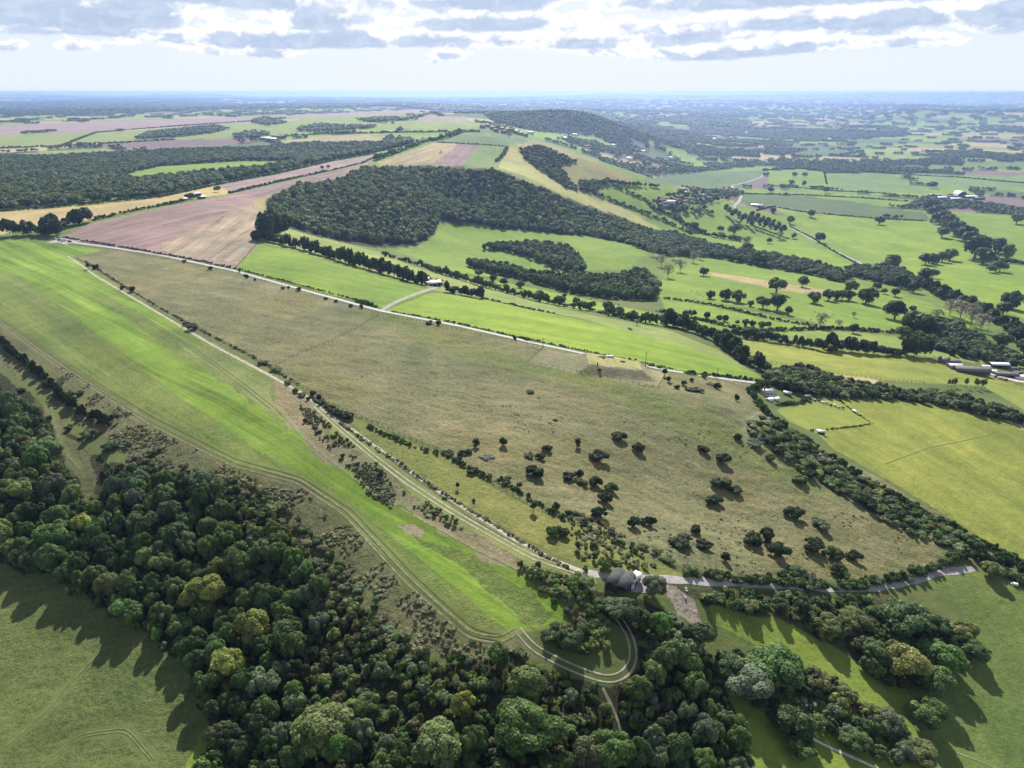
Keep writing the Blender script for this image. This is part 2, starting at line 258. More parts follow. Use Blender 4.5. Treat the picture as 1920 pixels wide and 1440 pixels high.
# name, colour, tussock 0..1, streak strength, streak line (two pixels), polygon
FIELDS=[
('hill_grassland',DOWN,.35,.15,((700,300),(1100,300)),[(690,318),(815,266),(870,248),(1000,261),(1060,278),(1192,333),(1150,350),(1110,360),(1180,395),(1245,432),(1180,425),(1060,385),(1000,350),(940,318),(850,312)]),
('pasture',PALE,.2,.1,((480,228),(0,280)),[(0,254),(130,249),(230,246),(480,227),(560,229),(600,240),(480,245),(400,256),(250,266),(100,275),(0,279)]),
('stubble_field',MAUVE,.05,.3,((480,219),(0,240)),[(-60,238),(100,231),(230,226),(400,221),(485,219),(470,228),(400,233),(250,243),(180,249),(100,250),(-60,256)]),
('pasture',PALE,.1,.1,((480,228),(800,228)),[(560,217),(760,211),(815,212),(700,222),(640,228),(740,232),(820,231),(760,238),(640,244),(500,250),(470,258),(330,262),(500,240),(560,236)]),
('stubble_field',MAUVE,.05,.2,((480,219),(800,205)),[(485,221),(560,215),(800,205),(812,209),(760,213),(640,219),(560,221)]),
('pasture',LIME,.1,.1,((480,228),(800,228)),[(680,255),(760,246),(840,238),(905,232),(900,246),(850,252),(780,262),(760,258)]),
('pasture',PALE,.1,.1,((480,228),(800,228)),[(700,240),(750,230),(880,226),(905,233),(880,243),(790,243)]),
('stubble_field',MAUVE,.1,.1,((480,228),(800,228)),[(770,224),(800,217),(870,218),(878,226),(800,228)]),
('clearing',LIME2,.2,.1,((225,315),(550,300)),[(222,318),(300,300),(450,290),(552,291),(560,300),(480,312),(400,318),(330,327),(250,333)]),
('stubble_field',TANF,.05,.25,((0,420),(420,355)),[(-200,420),(0,397),(150,387),(300,371),(410,347),(436,363),(345,374),(250,392),(175,411),(60,425),(0,441),(-200,462)]),
('ploughed_field',MAUVE,.12,.4,((430,360),(700,296)),[(410,347),(520,326),(620,303),(700,290),(708,297),(690,306),(610,321),(436,363)]),
('ploughed_field',(.235,.165,.150),.22,.7,((115,443),(470,372)),[(112,444),(180,416),(345,381),(430,366),(610,324),(700,307),(690,319),(560,349),(475,376),(480,400),(505,425),(487,457),(438,503),(250,472),(150,456)]),
('stubble_patch',(.285,.235,.165),.75,.9,((330,470),(470,385)),[(290,462),(330,442),(400,412),(472,380),(480,400),(504,424),(486,456),(440,494),(330,480)]),
('downland_verge',(.27,.25,.12),.5,.1,((475,375),(560,348)),[(475,376),(560,349),(690,319),(740,308),(660,326),(560,355),(510,368),(496,385),(520,405),(545,420),(530,428),(506,426),(480,400)]),
('pasture',LIME2,.3,.35,((440,500),(780,560)),[(439,503),(487,457),(560,474),(640,498),(790,537),(812,545),(722,578),(600,547)]),
('slope_pasture',PALE,.45,.2,((540,440),(800,520)),[(506,426),(545,430),(640,455),(720,475),(770,498),(840,520),(900,530),(1050,578),(1250,618),(1345,655),(1425,705),(1300,660),(1100,600),(900,557),(815,545),(790,534),(640,496),(560,473),(487,455)]),
('pasture',LIME,.3,.35,((722,582),(1420,700)),[(720,582),(812,548),(900,560),(1100,602),(1300,655),(1428,706),(1412,714),(1260,692),(1060,650),(850,606)]),
('combe_pasture',LIME2,.3,.15,((760,465),(1000,520)),[(740,470),(800,440),(820,418),(900,424),(1000,434),(1200,453),(1220,468),(1180,503),(1100,506),(1000,530),(870,512),(820,500)]),
('pasture_strip',LIME,.1,.1,((880,520),(1250,590)),[(860,516),(1000,540),(1150,572),(1240,590),(1340,620),(1250,612),(1050,576),(900,532)]),
('stubble_field',(.36,.29,.165),.1,.5,((706,306),(820,268)),[(706,306),(818,267),(862,267),(846,282),(808,307)]),
('ploughed_field',(.25,.175,.165),.1,.5,((808,308),(862,267)),[(808,308),(846,282),(862,267),(898,270),(868,311)]),
('crop_field',(.17,.24,.085),.05,.2,((868,311),(898,270)),[(868,311),(898,270),(951,276),(940,296),(934,314)]),
('crop_field',(.125,.18,.085),.1,.2,((820,267),(950,273)),[(815,267),(840,256),(872,249),(1000,262),(952,274),(898,271)]),
('hill_pasture',(.34,.34,.12),.2,.1,((940,300),(1080,360)),[(934,314),(951,277),(990,286),(975,298),(1000,312),(1040,335),(1080,358),(1170,392),(1238,427),(1190,425),(1090,383),(1030,352),(970,326)]),
('crop_field',(.11,.165,.07),.1,.2,((1250,350),(1430,330)),[(1192,338),(1260,327),(1430,319),(1432,333),(1405,345),(1385,356),(1300,352),(1240,347)]),
('pasture',LIME2,.1,.1,((1440,320),(1540,345)),[(1440,321),(1500,317),(1542,322),(1547,345),(1500,352),(1440,345)]),
('crop_field',(.14,.21,.06),.1,.2,((1440,320),(1540,345)),[(1552,325),(1680,325),(1700,345),(1750,362),(1660,362),(1556,352)]),
('crop_field',(.15,.22,.07),.1,.2,((1440,320),(1540,345)),[(1690,326),(1920,330),(1990,350),(1900,358),(1760,350)]),
('crop_field',(.085,.13,.045),.2,.3,((1380,370),(1740,410)),[(1375,364),(1500,367),(1600,378),(1735,400),(1742,414),(1580,404),(1480,388),(1400,385)]),
('pasture',LIME,.1,.1,((1130,350),(1210,370)),[(1115,352),(1165,342),(1190,345),(1240,352),(1215,362),(1220,382),(1160,375)]),
('pasture',LIME,.1,.1,((1230,400),(1360,440)),[(1225,395),(1300,405),(1360,408),(1400,432),(1420,447),(1330,445),(1290,430)]),
('pasture',LIME,.3,.15,((1450,390),(1920,560)),[(1445,388),(1580,405),(1740,415),(1760,430),(1800,455),(1830,500),(2000,540),(2000,640),(1905,590),(1800,570),(1720,520),(1640,490),(1540,440)]),
('pasture',LIME2,.1,.15,((1750,395),(1920,450)),[(1750,392),(1830,398),(2000,415),(2000,465),(1830,455),(1790,425)]),
('pasture',LIME,.12,.15,((1290,450),(1600,500)),[(1380,452),(1430,445),(1500,452),(1600,498),(1560,500),(1440,478)]),
('parkland',LIME2,.25,.2,((1270,490),(1800,600)),[(1255,500),(1330,480),(1400,492),(1600,532),(1720,560),(1850,610),(1850,650),(1700,625),(1560,612),(1450,585),(1300,560),(1225,560)]),
('worn_strip',(.34,.27,.13),.3,.2,((1330,512),(1560,560)),[(1330,510),(1400,520),(1480,533),(1560,545),(1555,553),(1480,547),(1400,531),(1335,517)]),
('parkland',LIME2,.2,.2,((1270,590),(1500,600)),[(1235,548),(1300,562),(1450,592),(1560,618),(1480,635),(1330,615),(1250,590)]),
('paddocks',(.19,.25,.06),.35,.2,((1480,630),(1900,690)),[(1480,622),(1600,622),(1760,640),(1900,655),(2000,690),(1900,690),(1740,668),(1560,650),(1480,640)]),
('pasture',YLIME,.35,.35,((1370,635),(1880,700)),[(1365,630),(1430,640),(1560,655),(1740,672),(1860,705),(1930,730),(1800,722),(1640,712),(1530,698),(1430,688)]),
('rough_patch',(.33,.29,.16),.5,.1,((1530,697),(1660,725)),[(1530,697),(1640,711),(1665,726),(1600,726),(1565,715)]),
('pasture',YLIME,.2,.15,((1850,720),(1920,760)),[(1840,722),(2000,740),(2100,790),(1920,768)]),
('pasture',YLIME,.62,.3,((1560,760),(1920,1000)),[(1570,742),(1690,752),(1800,765),(1900,795),(2050,860),(2050,1120),(1900,1040),(1840,1008),(1700,920),(1560,840),(1520,800),(1640,795)]),
('stubble_field',(.30,.25,.15),.2,.3,((1840,775),(1920,810)),[(1840,772),(1925,790),(2050,840),(2050,870),(1925,808)]),
('paddock',YLIME,.2,.1,((1460,780),(1640,790)),[(1455,768),(1500,755),(1580,748),(1636,792),(1560,806),(1530,812),(1480,790)]),
('tussock_pasture',TUSS,1,.35,((200,560),(1400,900)),[(133,483),(208,466),(440,509),(600,552),(715,587),(850,614),(1010,648),(1250,700),(1410,718),(1412,736),(1450,785),(1540,845),(1700,925),(1868,1032),(1810,1046),(1720,1072),(1640,1088),(1500,1090),(1300,1080),(1150,1010),(1000,950),(830,850),(620,758),(510,688),(300,578),(150,494)]),
('reservoir_enclosure',(.235,.225,.125),.8,.1,((1018,655),(1250,697)),[(1018,653),(1250,699),(1234,728),(990,680)]),
('verge_pasture',(.17,.185,.055),.8,.2,((620,770),(1100,1060)),[(600,752),(700,800),(830,855),(1000,955),(1150,1015),(1300,1080),(1230,1085),(1140,1070),(1080,1060),(900,962),(760,865),(640,785)]),
('airfield',(.138,.182,.048),.6,.5,((0,520),(700,900)),[(-500,420),(-200,440),(0,447),(110,457),(200,468),(135,482),(300,588),(510,706),(516,770),(600,855),(750,955),(900,1038),(1000,1084),(1075,1145),(1078,1162),(1050,1180),(985,1185),(945,1208),(880,1192),(760,1082),(640,962),(560,902),(440,872),(280,792),(120,680),(0,595),(-200,500)]),
('runway_strip',STRIP,.3,.9,((0,520),(700,900)),[(-300,430),(0,447),(110,457),(200,468),(135,482),(300,588),(400,645),(300,612),(160,530),(190,560),(330,665),(520,775),(650,872),(800,978),(930,1052),(1040,1120),(1074,1146),(1060,1166),(1025,1172),(975,1178),(945,1176),(800,1058),(640,928),(480,842),(300,718),(150,600),(40,520),(-300,440)]),
('rough_strip',(.14,.175,.058),.7,.6,((160,530),(500,770)),[(330,640),(420,668),(510,722),(514,775),(600,868),(520,790),(400,705)]),
('rough_strip',(.115,.16,.040),.75,.6,((760,1000),(1000,1150)),[(760,1000),(880,1045),(1000,1105),(1050,1142),(1020,1168),(985,1170),(900,1098),(800,1030)]),
('bare_patch',(.26,.225,.14),.6,.1,((735,970),(830,1010)),[(745,985),(775,982),(800,998),(790,1008),(760,1000)]),
('verge_pasture',(.165,.195,.062),.7,.3,((590,760),(1080,1090)),[(585,752),(640,790),(760,872),(900,975),(1060,1064),(1080,1080),(1000,1058),(900,1010),(790,940),(700,865),(620,815)]),
('scrub_bank',(.19,.178,.098),.9,.1,((515,720),(760,950)),[(512,705),(585,752),(620,815),(700,865),(790,940),(900,1010),(1000,1058),(1100,1090),(1130,1150),(1085,1160),(1076,1142),(1000,1082),(900,1036),(750,953),(600,853),(516,768)]),
('scrub_bank',SCRUB,1,.2,((280,800),(760,1080)),[(0,610),(120,688),(280,797),(440,877),(560,908),(645,970),(760,1090),(880,1198),(945,1214),(990,1205),(1010,1225),(960,1235),(800,1235),(600,1080),(520,960),(350,890),(230,850),(150,800),(60,720),(-100,640)]),
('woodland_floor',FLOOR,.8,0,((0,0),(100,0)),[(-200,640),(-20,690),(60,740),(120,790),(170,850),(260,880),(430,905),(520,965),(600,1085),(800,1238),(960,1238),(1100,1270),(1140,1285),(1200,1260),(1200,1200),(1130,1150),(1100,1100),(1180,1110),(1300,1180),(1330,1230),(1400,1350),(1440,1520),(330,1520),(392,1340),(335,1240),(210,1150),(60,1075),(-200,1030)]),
('bank_clearing',(.125,.130,.058),1,0,((0,0),(100,0)),[(60,740),(95,790),(110,860),(160,940),(185,930),(160,850),(120,790)]),
('meadow',MEAD,.75,.3,((0,1440),(390,1340)),[(-400,1020),(-200,1030),(60,1075),(210,1150),(335,1240),(390,1345),(345,1440),(330,1560),(-400,1560)]),
('meadow_edge',LIME2,.5,.2,((345,1440),(390,1345)),[(392,1345),(420,1400),(420,1560),(330,1560),(346,1440)]),
('dry_valley_meadow',(.155,.215,.036),.35,.3,((1330,1140),(1700,1290)),[(1330,1135),(1450,1150),(1560,1205),(1700,1290),(1745,1380),(1770,1540),(1440,1540),(1400,1380),(1340,1250),(1500,1290),(1600,1330),(1480,1240),(1340,1170)]),
('meadow',(.122,.165,.043),.5,.2,((1700,1090),(1900,1440)),[(1700,1092),(1830,1066),(1930,1105),(2100,1160),(2100,1560),(1770,1540),(1740,1400),(1690,1330),(1760,1250),(1820,1180),(1780,1110)]),
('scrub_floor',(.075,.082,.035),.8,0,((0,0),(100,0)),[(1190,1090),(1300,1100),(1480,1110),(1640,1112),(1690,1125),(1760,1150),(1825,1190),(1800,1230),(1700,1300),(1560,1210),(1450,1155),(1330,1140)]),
('bare_chalk_yard',(.30,.25,.20),.85,.3,((1250,1090),(1270,1190)),[(1242,1088),(1262,1089),(1272,1105),(1292,1122),(1300,1150),(1312,1176),(1296,1184),(1282,1170),(1262,1160),(1256,1135),(1246,1118)]),
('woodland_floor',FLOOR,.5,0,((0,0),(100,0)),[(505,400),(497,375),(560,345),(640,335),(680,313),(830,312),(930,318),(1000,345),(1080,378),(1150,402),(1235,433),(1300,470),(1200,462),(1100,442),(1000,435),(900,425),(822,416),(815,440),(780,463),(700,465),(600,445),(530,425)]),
]
# default ground
farm=np.clip((RR-900)/1200,0,1)
n1=fbm(X,Y,900,3,11); n2=fbm(X,Y,180,3,12)
BASE=np.empty(X.shape+(3,)); BASE[:]=np.array(MEAD)
# patchwork of hedged fields: jittered cells, rotated a little so that rows do not line up
cs=np.where(RR<1e9,230.,1); ca,sa=math.cos(.35),math.sin(.35)
wx=X+ (fbm(X,Y,700,2,31)-.5)*420; wy=Y+(fbm(X,Y,700,2,32)-.5)*420
U=(wx*ca+wy*sa)/300.; Vv=(-wx*sa+wy*ca)/290.
def cell(U,V,seed):
    iu=np.floor(U);iv=np.floor(V); best=np.full(U.shape,9.);sec=np.full(U.shape,9.); cid=np.zeros(U.shape)
    for du in (-1,0,1):
        for dv in (-1,0,1):
            a=iu+du;b=iv+dv
            jx=vnoise(a+.5*0,b,seed);jy=vnoise(a,b,seed+1)
            d=np.maximum(np.abs(U-a-.15-.7*jx),np.abs(V-b-.15-.7*jy)*.95); k=vnoise(a,b,seed+2)
            c=d<best; sec=np.where(c,best,np.minimum(sec,d)); cid=np.where(c,k,cid); best=np.where(c,d,best)
    return cid,sec-best
CID,CE=cell(U,Vv,41)
pal=np.array([LIME,PALE,(.19,.28,.05),CROP,(.13,.2,.05),LIME2,(.36,.30,.17),(.30,.27,.13),LIME,(.17,.13,.12),PALE,(.24,.27,.09)])
PC=pal[np.minimum((CID*len(pal)).astype(int),len(pal)-1)]
woodn=fbm(X,Y,900,4,55); left=np.clip((-.02-TT)/.1,0,1)
hill=np.exp(-(((X-250)/300)**2+((Y-3300)/800)**2))
WOODM=((woodn+.13*left*(RR>4800)+.05*(RR>4800)+.0*hill>np.where((X>500)&(RR<3400),.76,np.where(X>0,.70,.65)))&(RR>1500))
WOODM|=inside(wpoly([(905,216),(960,206),(1050,200),(1100,207),(1150,222),(1165,245),(1100,256),(1000,246),(930,230)]),X,Y)
WOODM|=inside(wpoly([(1150,226),(1350,214),(1420,238),(1260,262),(1150,264)]),X,Y)&(fbm(X,Y,260,3,61)>.42)
WOODM|=inside(wpoly([(1030,262),(1200,242),(1500,250),(1460,308),(1250,330),(1190,330),(1120,298)]),X,Y)&(fbm(X,Y,130,3,62)>.50)
PC=np.where((RR>900)[...,None],PC,BASE)
HEDGEM=(CE<.05+.07*np.clip((RR-2600)/5000,0,1))&(RR>1650)
BASE=np.where((RR>1500)[...,None],PC,BASE)
midn=np.clip((RR-600)/500,0,1)[...,None]; BASE=np.where((RR<=1500)[...,None],BASE*(1-midn)+np.array(LIME2)*midn,BASE)
FARWOOD=(.036,.052,.026)
BASE=np.where(((WOODM|HEDGEM)&(RR>1500))[...,None],np.array(FARWOOD),BASE)
TUS=np.full(X.shape,.3); STK=np.full(X.shape,.1); ANG=np.zeros(X.shape)
FID=np.zeros(X.shape,int)
WP={}
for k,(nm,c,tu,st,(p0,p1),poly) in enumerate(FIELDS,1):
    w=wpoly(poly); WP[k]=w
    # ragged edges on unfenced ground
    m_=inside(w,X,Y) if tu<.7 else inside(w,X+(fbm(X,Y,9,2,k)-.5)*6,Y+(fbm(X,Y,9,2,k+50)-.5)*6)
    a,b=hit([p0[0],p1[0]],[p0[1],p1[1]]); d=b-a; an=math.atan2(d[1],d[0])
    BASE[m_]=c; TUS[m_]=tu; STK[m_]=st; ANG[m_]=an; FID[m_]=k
WOODM&=FID==0; HEDGEM&=FID==0
# long waves of richer and thinner grass
nn=fbm(X,Y,45,4,81); n3=fbm(X,Y,14,3,82)
BASE*= (1+ (nn-.5)[...,None]*np.array([.75,.5,.5])*(.55+.45*TUS[...,None]) )
BASE*= (1+ (n3-.5)[...,None]*.35*TUS[...,None])
# greener streaks through the tussock pasture, olive towards its lower side
tk=[k for k,f in enumerate(FIELDS,1) if f[0]=='tussock_pasture'][0]; tm=FID==tk
gl=wline([(715,587),(860,650),(1000,690),(1150,725),(1300,790),(1420,850),(1500,905)])
dd=np.full(X.shape,1e9)
for a,b in zip(gl[:-1],gl[1:]):
    e=b-a; tt=np.clip(((X-a[0])*e[0]+(Y-a[1])*e[1])/(e@e+1e-9),0,1); dd=np.minimum(dd,np.hypot(X-a[0]-e[0]*tt,Y-a[1]-e[1]*tt))
gw=np.exp(-(dd/13)**2)*.75*tm; BASE=BASE*(1-gw[...,None])+np.array((.13,.165,.045))*gw[...,None]
gw=np.clip((nn-.52)*5,0,.6)*tm; BASE=BASE*(1-gw[...,None])+np.array((.155,.155,.06))*gw[...,None]
# roads and tracks: their corridors are levelled before the ground is built
ROADS=[('road','pale concrete road',3.1,'pale',[(105,451),(200,463),(300,478),(440,508),(580,547),(715,583),(860,611),(1010,645),(1150,675),(1250,694),(1350,709),(1434,720)]),
('farm_track','',3.2,'grey',[(715,582),(745,565),(785,549),(812,541),(830,538)]),
('chalk_track','',1.5,'chalk',[(126,480),(180,518),(300,589),(400,648),(500,701),(560,734),(600,762),(650,799),(760,878),(860,946),(960,1009),(1050,1056),(1100,1075)]),
('chalk_track','',.5,'2chalk',[(592,762),(640,806),(700,856),(760,902),(840,955),(900,990),(1000,1046),(1085,1073)]),
('lane','',2.7,'lane',[(1098,1074),(1160,1083),(1240,1085),(1300,1090),(1420,1095),(1560,1104),(1640,1104),(1700,1092),(1760,1074),(1830,1066)]),
('farm_yard_track','',5.5,'lane',[(1192,1086),(1200,1100),(1205,1112)]),
('hooked_track','',.45,'2chalk',[(971,1181),(1000,1216),(1050,1242),(1100,1264),(1145,1277),(1175,1264),(1189,1236),(1186,1202),(1168,1168),(1152,1150)]),
('footpath','',.7,'straw',[(1130,1290),(1152,1335),(1170,1378),(1162,1412)]),
('footpath','',.7,'straw',[(1108,1075),(1112,1086),(1118,1096)]),
('footpath','',1.0,'straw',[(1428,772),(1400,790),(1394,812),(1410,832),(1440,855),(1470,880)]),
('valley_lane','',6,'lane',[(1392,404),(1376,388),(1386,378),(1390,368),(1378,358),(1372,348),(1400,342),(1428,332),(1434,322)]),
('valley_lane','',5,'lane',[(1470,420),(1510,442),(1560,468),(1640,506)]),
('wheel_track','',.5,'2'+'straw',[(0,606),(120,692),(280,792),(440,872),(560,903),(650,964),(760,1084),(880,1192),(940,1202),(968,1182)]),
('wheel_track','',.32,'2earth',[(0,596),(120,680),(280,782),(440,864),(560,897),(655,958),(768,1078),(885,1186),(936,1196)]),
('wheel_track','',.6,'straw',[(516,762),(560,812),(620,866),(700,922),(760,958),(900,1035),(1000,1082),(1062,1128)]),
('wheel_track','',.32,'2earth',[(260,590),(340,640),(400,680),(460,725),(510,765)]),
('wheel_track','',.6,'earth',[(620,775),(700,836),(790,905),(880,968),(980,1028)]),
('wheel_track','',.35,'2straw',[(150,484),(260,555),(400,640),(480,684)]),
('wheel_track','',.35,'green',[(100,1425),(148,1382),(235,1370),(282,1425)]),
('wheel_track','',.35,'green',[(98,1420),(146,1377),(238,1364),(290,1425)]),
('wheel_track','',.6,'green',[(10,1400),(80,1340),(150,1260),(190,1220)]),
('wheel_track','',.4,'straw',[(1785,1408),(1830,1425),(1870,1442)]),
('wheel_track','',.45,'green',[(1660,870),(1740,840),(1800,828),(1860,815)]),
('chalk_scar','',.8,'white',[(1518,1382),(1560,1404),(1600,1420),(1650,1444)]),
('gully_path','',1.2,'green',[(93,755),(103,800),(118,845),(150,880)]),
('yard','',13,'lane',[(98,452),(118,452),(140,455)]),
]
RW=[]
for rd in ROADS:
    w=wline(rd[4],12)
    # smooth the line a little
    s_=np.concatenate([[0],np.cumsum(np.hypot(*(w[1:]-w[:-1]).T))]); stp=1.5 if s_[-1]<900 else 4.; q=np.arange(0,s_[-1]+stp,stp)
    L=np.stack([np.interp(q,s_,w[:,0]),np.interp(q,s_,w[:,1])],-1)
    for _ in range(3): L[1:-1]=(L[:-2]+2*L[1:-1]+L[2:])/4
    RW.append(L)
    hw_=rd[2]/2+(2.0 if rd[3][0]=='2' else 1.2); 
    for a,b in zip(w[:-1],w[1:]):
        e=b-a; lo=np.minimum(a,b)-hw_;hi=np.maximum(a,b)+hw_
        k=(X>lo[0])&(X<hi[0])&(Y>lo[1])&(Y<hi[1])
        if not k.any(): continue
        jj,ii=np.nonzero(k); xx=X[jj,ii];yy=Y[jj,ii]; tt=np.clip(((xx-a[0])*e[0]+(yy-a[1])*e[1])/(e@e+1e-9),0,1); d=np.hypot(xx-a[0]-e[0]*tt,yy-a[1]-e[1]*tt)<hw_
        TUS[jj[d],ii[d]]*=.15
# relief
ZG=ZG+ (fbm(X,Y,1.9,2,91)-.5)*.55*TUS*(RR<700)+(fbm(X*.35,Y,4.,3,92)-.5)*.9*tm*(RR<900)
# the covered reservoir: a flat topped bank
rc=hit([1092,1118,1215,1175],[676,703,712,688]); 
def local(px,py): return hit([px],[py])[0]
r0,r1=local(1128,694),local(1180,700); ru=(r1-r0)/np.linalg.norm(r1-r0); rv=np.array([-ru[1],ru[0]]); rcen=local(1152,697)+rv*5
aa=np.abs((X-rcen[0])*ru[0]+(Y-rcen[1])*ru[1]); bb=np.abs((X-rcen[0])*rv[0]+(Y-rcen[1])*rv[1])
hgt=np.clip(1-np.maximum((aa-12.5)/6.5,(bb-9)/6.),0,1); ZG=ZG+hgt*3.6
mm=(aa<12.5)&(bb<9); BASE[mm]=(.30,.30,.12)
mm=((np.abs(aa-12.2)<.35)&(bb<9.2))|((np.abs((X-rcen[0])*ru[0]+(Y-rcen[1])*ru[1]+1)<.45)&(bb<9.2))|((np.abs(bb-8.8)<.45)&(aa<12.5)); BASE[mm]=(.36,.335,.22)
# ground material
gm,t,p,o=material('ground_surface')
pos=t.new('ShaderNodeNewGeometry').outputs['Position']
a1=t.new('ShaderNodeAttribute',attribute_name='tint'); a2=t.new('ShaderNodeAttribute',attribute_name='fx')
s2=t.new('ShaderNodeSeparateColor'); t.l.new(a2.outputs['Color'],s2.inputs[0]); tus,stk,ang=s2.outputs[0],s2.outputs[1],t.m('MULTIPLY',s2.outputs[2],math.pi)
sx=t.new('ShaderNodeSeparateXYZ'); t.l.new(pos,sx.inputs[0]); ca_,sa_=t.m('COSINE',ang),t.m('SINE',ang)
ux=t.m('ADD',t.m('MULTIPLY',sx.outputs[0],ca_),t.m('MULTIPLY',sx.outputs[1],sa_)); vx=t.m('SUBTRACT',t.m('MULTIPLY',sx.outputs[1],ca_),t.m('MULTIPLY',sx.outputs[0],sa_))
st1=t.noise(t.xyz(t.m('MULTIPLY',ux,.012),t.m('MULTIPLY',vx,.55),0.),1.,3,.6); st2=t.noise(t.xyz(t.m('MULTIPLY',ux,.006),t.m('MULTIPLY',vx,.09),4.),1.,2,.5)
streak=t.m('ADD',t.m('SUBTRACT',st1,.5),t.m('MULTIPLY',t.m('SUBTRACT',st2,.5),1.2))
g1=t.noise(pos,.9,4,.62); g2=t.noise(pos,2.6,3,.65); g3=t.noise(pos,.13,4,.6); g4=t.noise(pos,.028,5,.62)
tn=t.m('ADD',t.m('MULTIPLY',t.m('SUBTRACT',g1,.5),1.5),t.m('MULTIPLY',t.m('SUBTRACT',g2,.5),1.1))
val=t.m('ADD',1.0,t.m('MULTIPLY',streak,t.m('MULTIPLY',stk,1.5)))
val=t.m('ADD',val,t.m('MULTIPLY',tn,t.m('ADD',t.m('MULTIPLY',tus,.85),.12)))
val=t.m('ADD',val,t.m('MULTIPLY',t.m('SUBTRACT',g3,.5),.5))
val=t.m('ADD',val,t.m('MULTIPLY',t.m('SUBTRACT',g4,.5),.5))
val=t.m('MAXIMUM',val,.25)
c=t.v('SCALE',a1.outputs['Color']); t.l.new(val,c.node.inputs['Scale'])
dry=t.m('MULTIPLY',t.ramp(t.m('ADD',t.m('MULTIPLY',g3,.5),t.m('MULTIPLY',g4,.5)),.46,.62),t.m('ADD',.18,t.m('MULTIPLY',tus,.25)))
c=t.mix(dry,c,t.v('MULTIPLY',c,(1.35,1.05,1.15)))
t.l.new(c,p.inputs['Base Color']); p.inputs['Roughness'].default_value=.95; p.inputs['Specular IOR Level'].default_value=.12
b=t.new('ShaderNodeBump'); t.l.new(t.m('MULTIPLY',t.m('ADD',tus,.15),.8),b.inputs['Strength']); b.inputs['Distance'].default_value=.5
t.l.new(t.m('ADD',tn,t.m('MULTIPLY',streak,t.m('MULTIPLY',stk,.5))),b.inputs['Height']); t.l.new(b.outputs[0],p.inputs['Normal'])
ny,nx=X.shape; V=np.stack([X,Y,ZG],-1).reshape(-1,3)
ij=(np.arange(ny-1)[:,None]*nx+np.arange(nx-1)[None,:]); Q=np.stack([ij,ij+1,ij+nx+1,ij+nx],-1).reshape(-1,4)[:,::-1]
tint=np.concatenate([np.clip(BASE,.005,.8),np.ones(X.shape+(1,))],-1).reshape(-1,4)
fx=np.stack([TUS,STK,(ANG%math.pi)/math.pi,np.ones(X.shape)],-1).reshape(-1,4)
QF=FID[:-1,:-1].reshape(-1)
def submesh(name,q):
    u,inv=np.unique(q,return_inverse=True)
    return mesh(name,V[u],inv.reshape(q.shape),[gm],True,cols={'tint':tint[u],'fx':fx[u]})
for k in [0]+list(range(1,len(FIELDS)+1)):
    q=Q[QF==k]
    if not len(q): continue
    nm='ground' if k==0 else FIELDS[k-1][0]
    tag(link(nm,submesh(nm,q)),kind='structure')
# ---------------------------------------------------------------- foliage templates
def ico(sub=1):
    f=(1+5**.5)/2; v=[(-1,f,0),(1,f,0),(-1,-f,0),(1,-f,0),(0,-1,f),(0,1,f),(0,-1,-f),(0,1,-f),(f,0,-1),(f,0,1),(-f,0,-1),(-f,0,1)]
    fa=[(0,11,5),(0,5,1),(0,1,7),(0,7,10),(0,10,11),(1,5,9),(5,11,4),(11,10,2),(10,7,6),(7,1,8),(3,9,4),(3,4,2),(3,2,6),(3,6,8),(3,8,9),(4,9,5),(2,4,11),(6,2,10),(8,6,7),(9,8,1)]
    v=[np.array(a)/np.linalg.norm(a) for a in v]
    for _ in range(sub):
        c={};nf=[]
        def mid(a,b):
            k=(min(a,b),max(a,b))
            if k not in c: m_=v[a]+v[b]; v.append(m_/np.linalg.norm(m_)); c[k]=len(v)-1
            return c[k]
        for a,b,d in fa: ab,bd,da=mid(a,b),mid(b,d),mid(d,a); nf+=[(a,ab,da),(b,bd,ab),(d,da,bd),(ab,bd,da)]
        fa=nf
    return np.array(v),np.array(fa)
ICO0,ICO1,ICO2=ico(0),ico(1),ico(2)
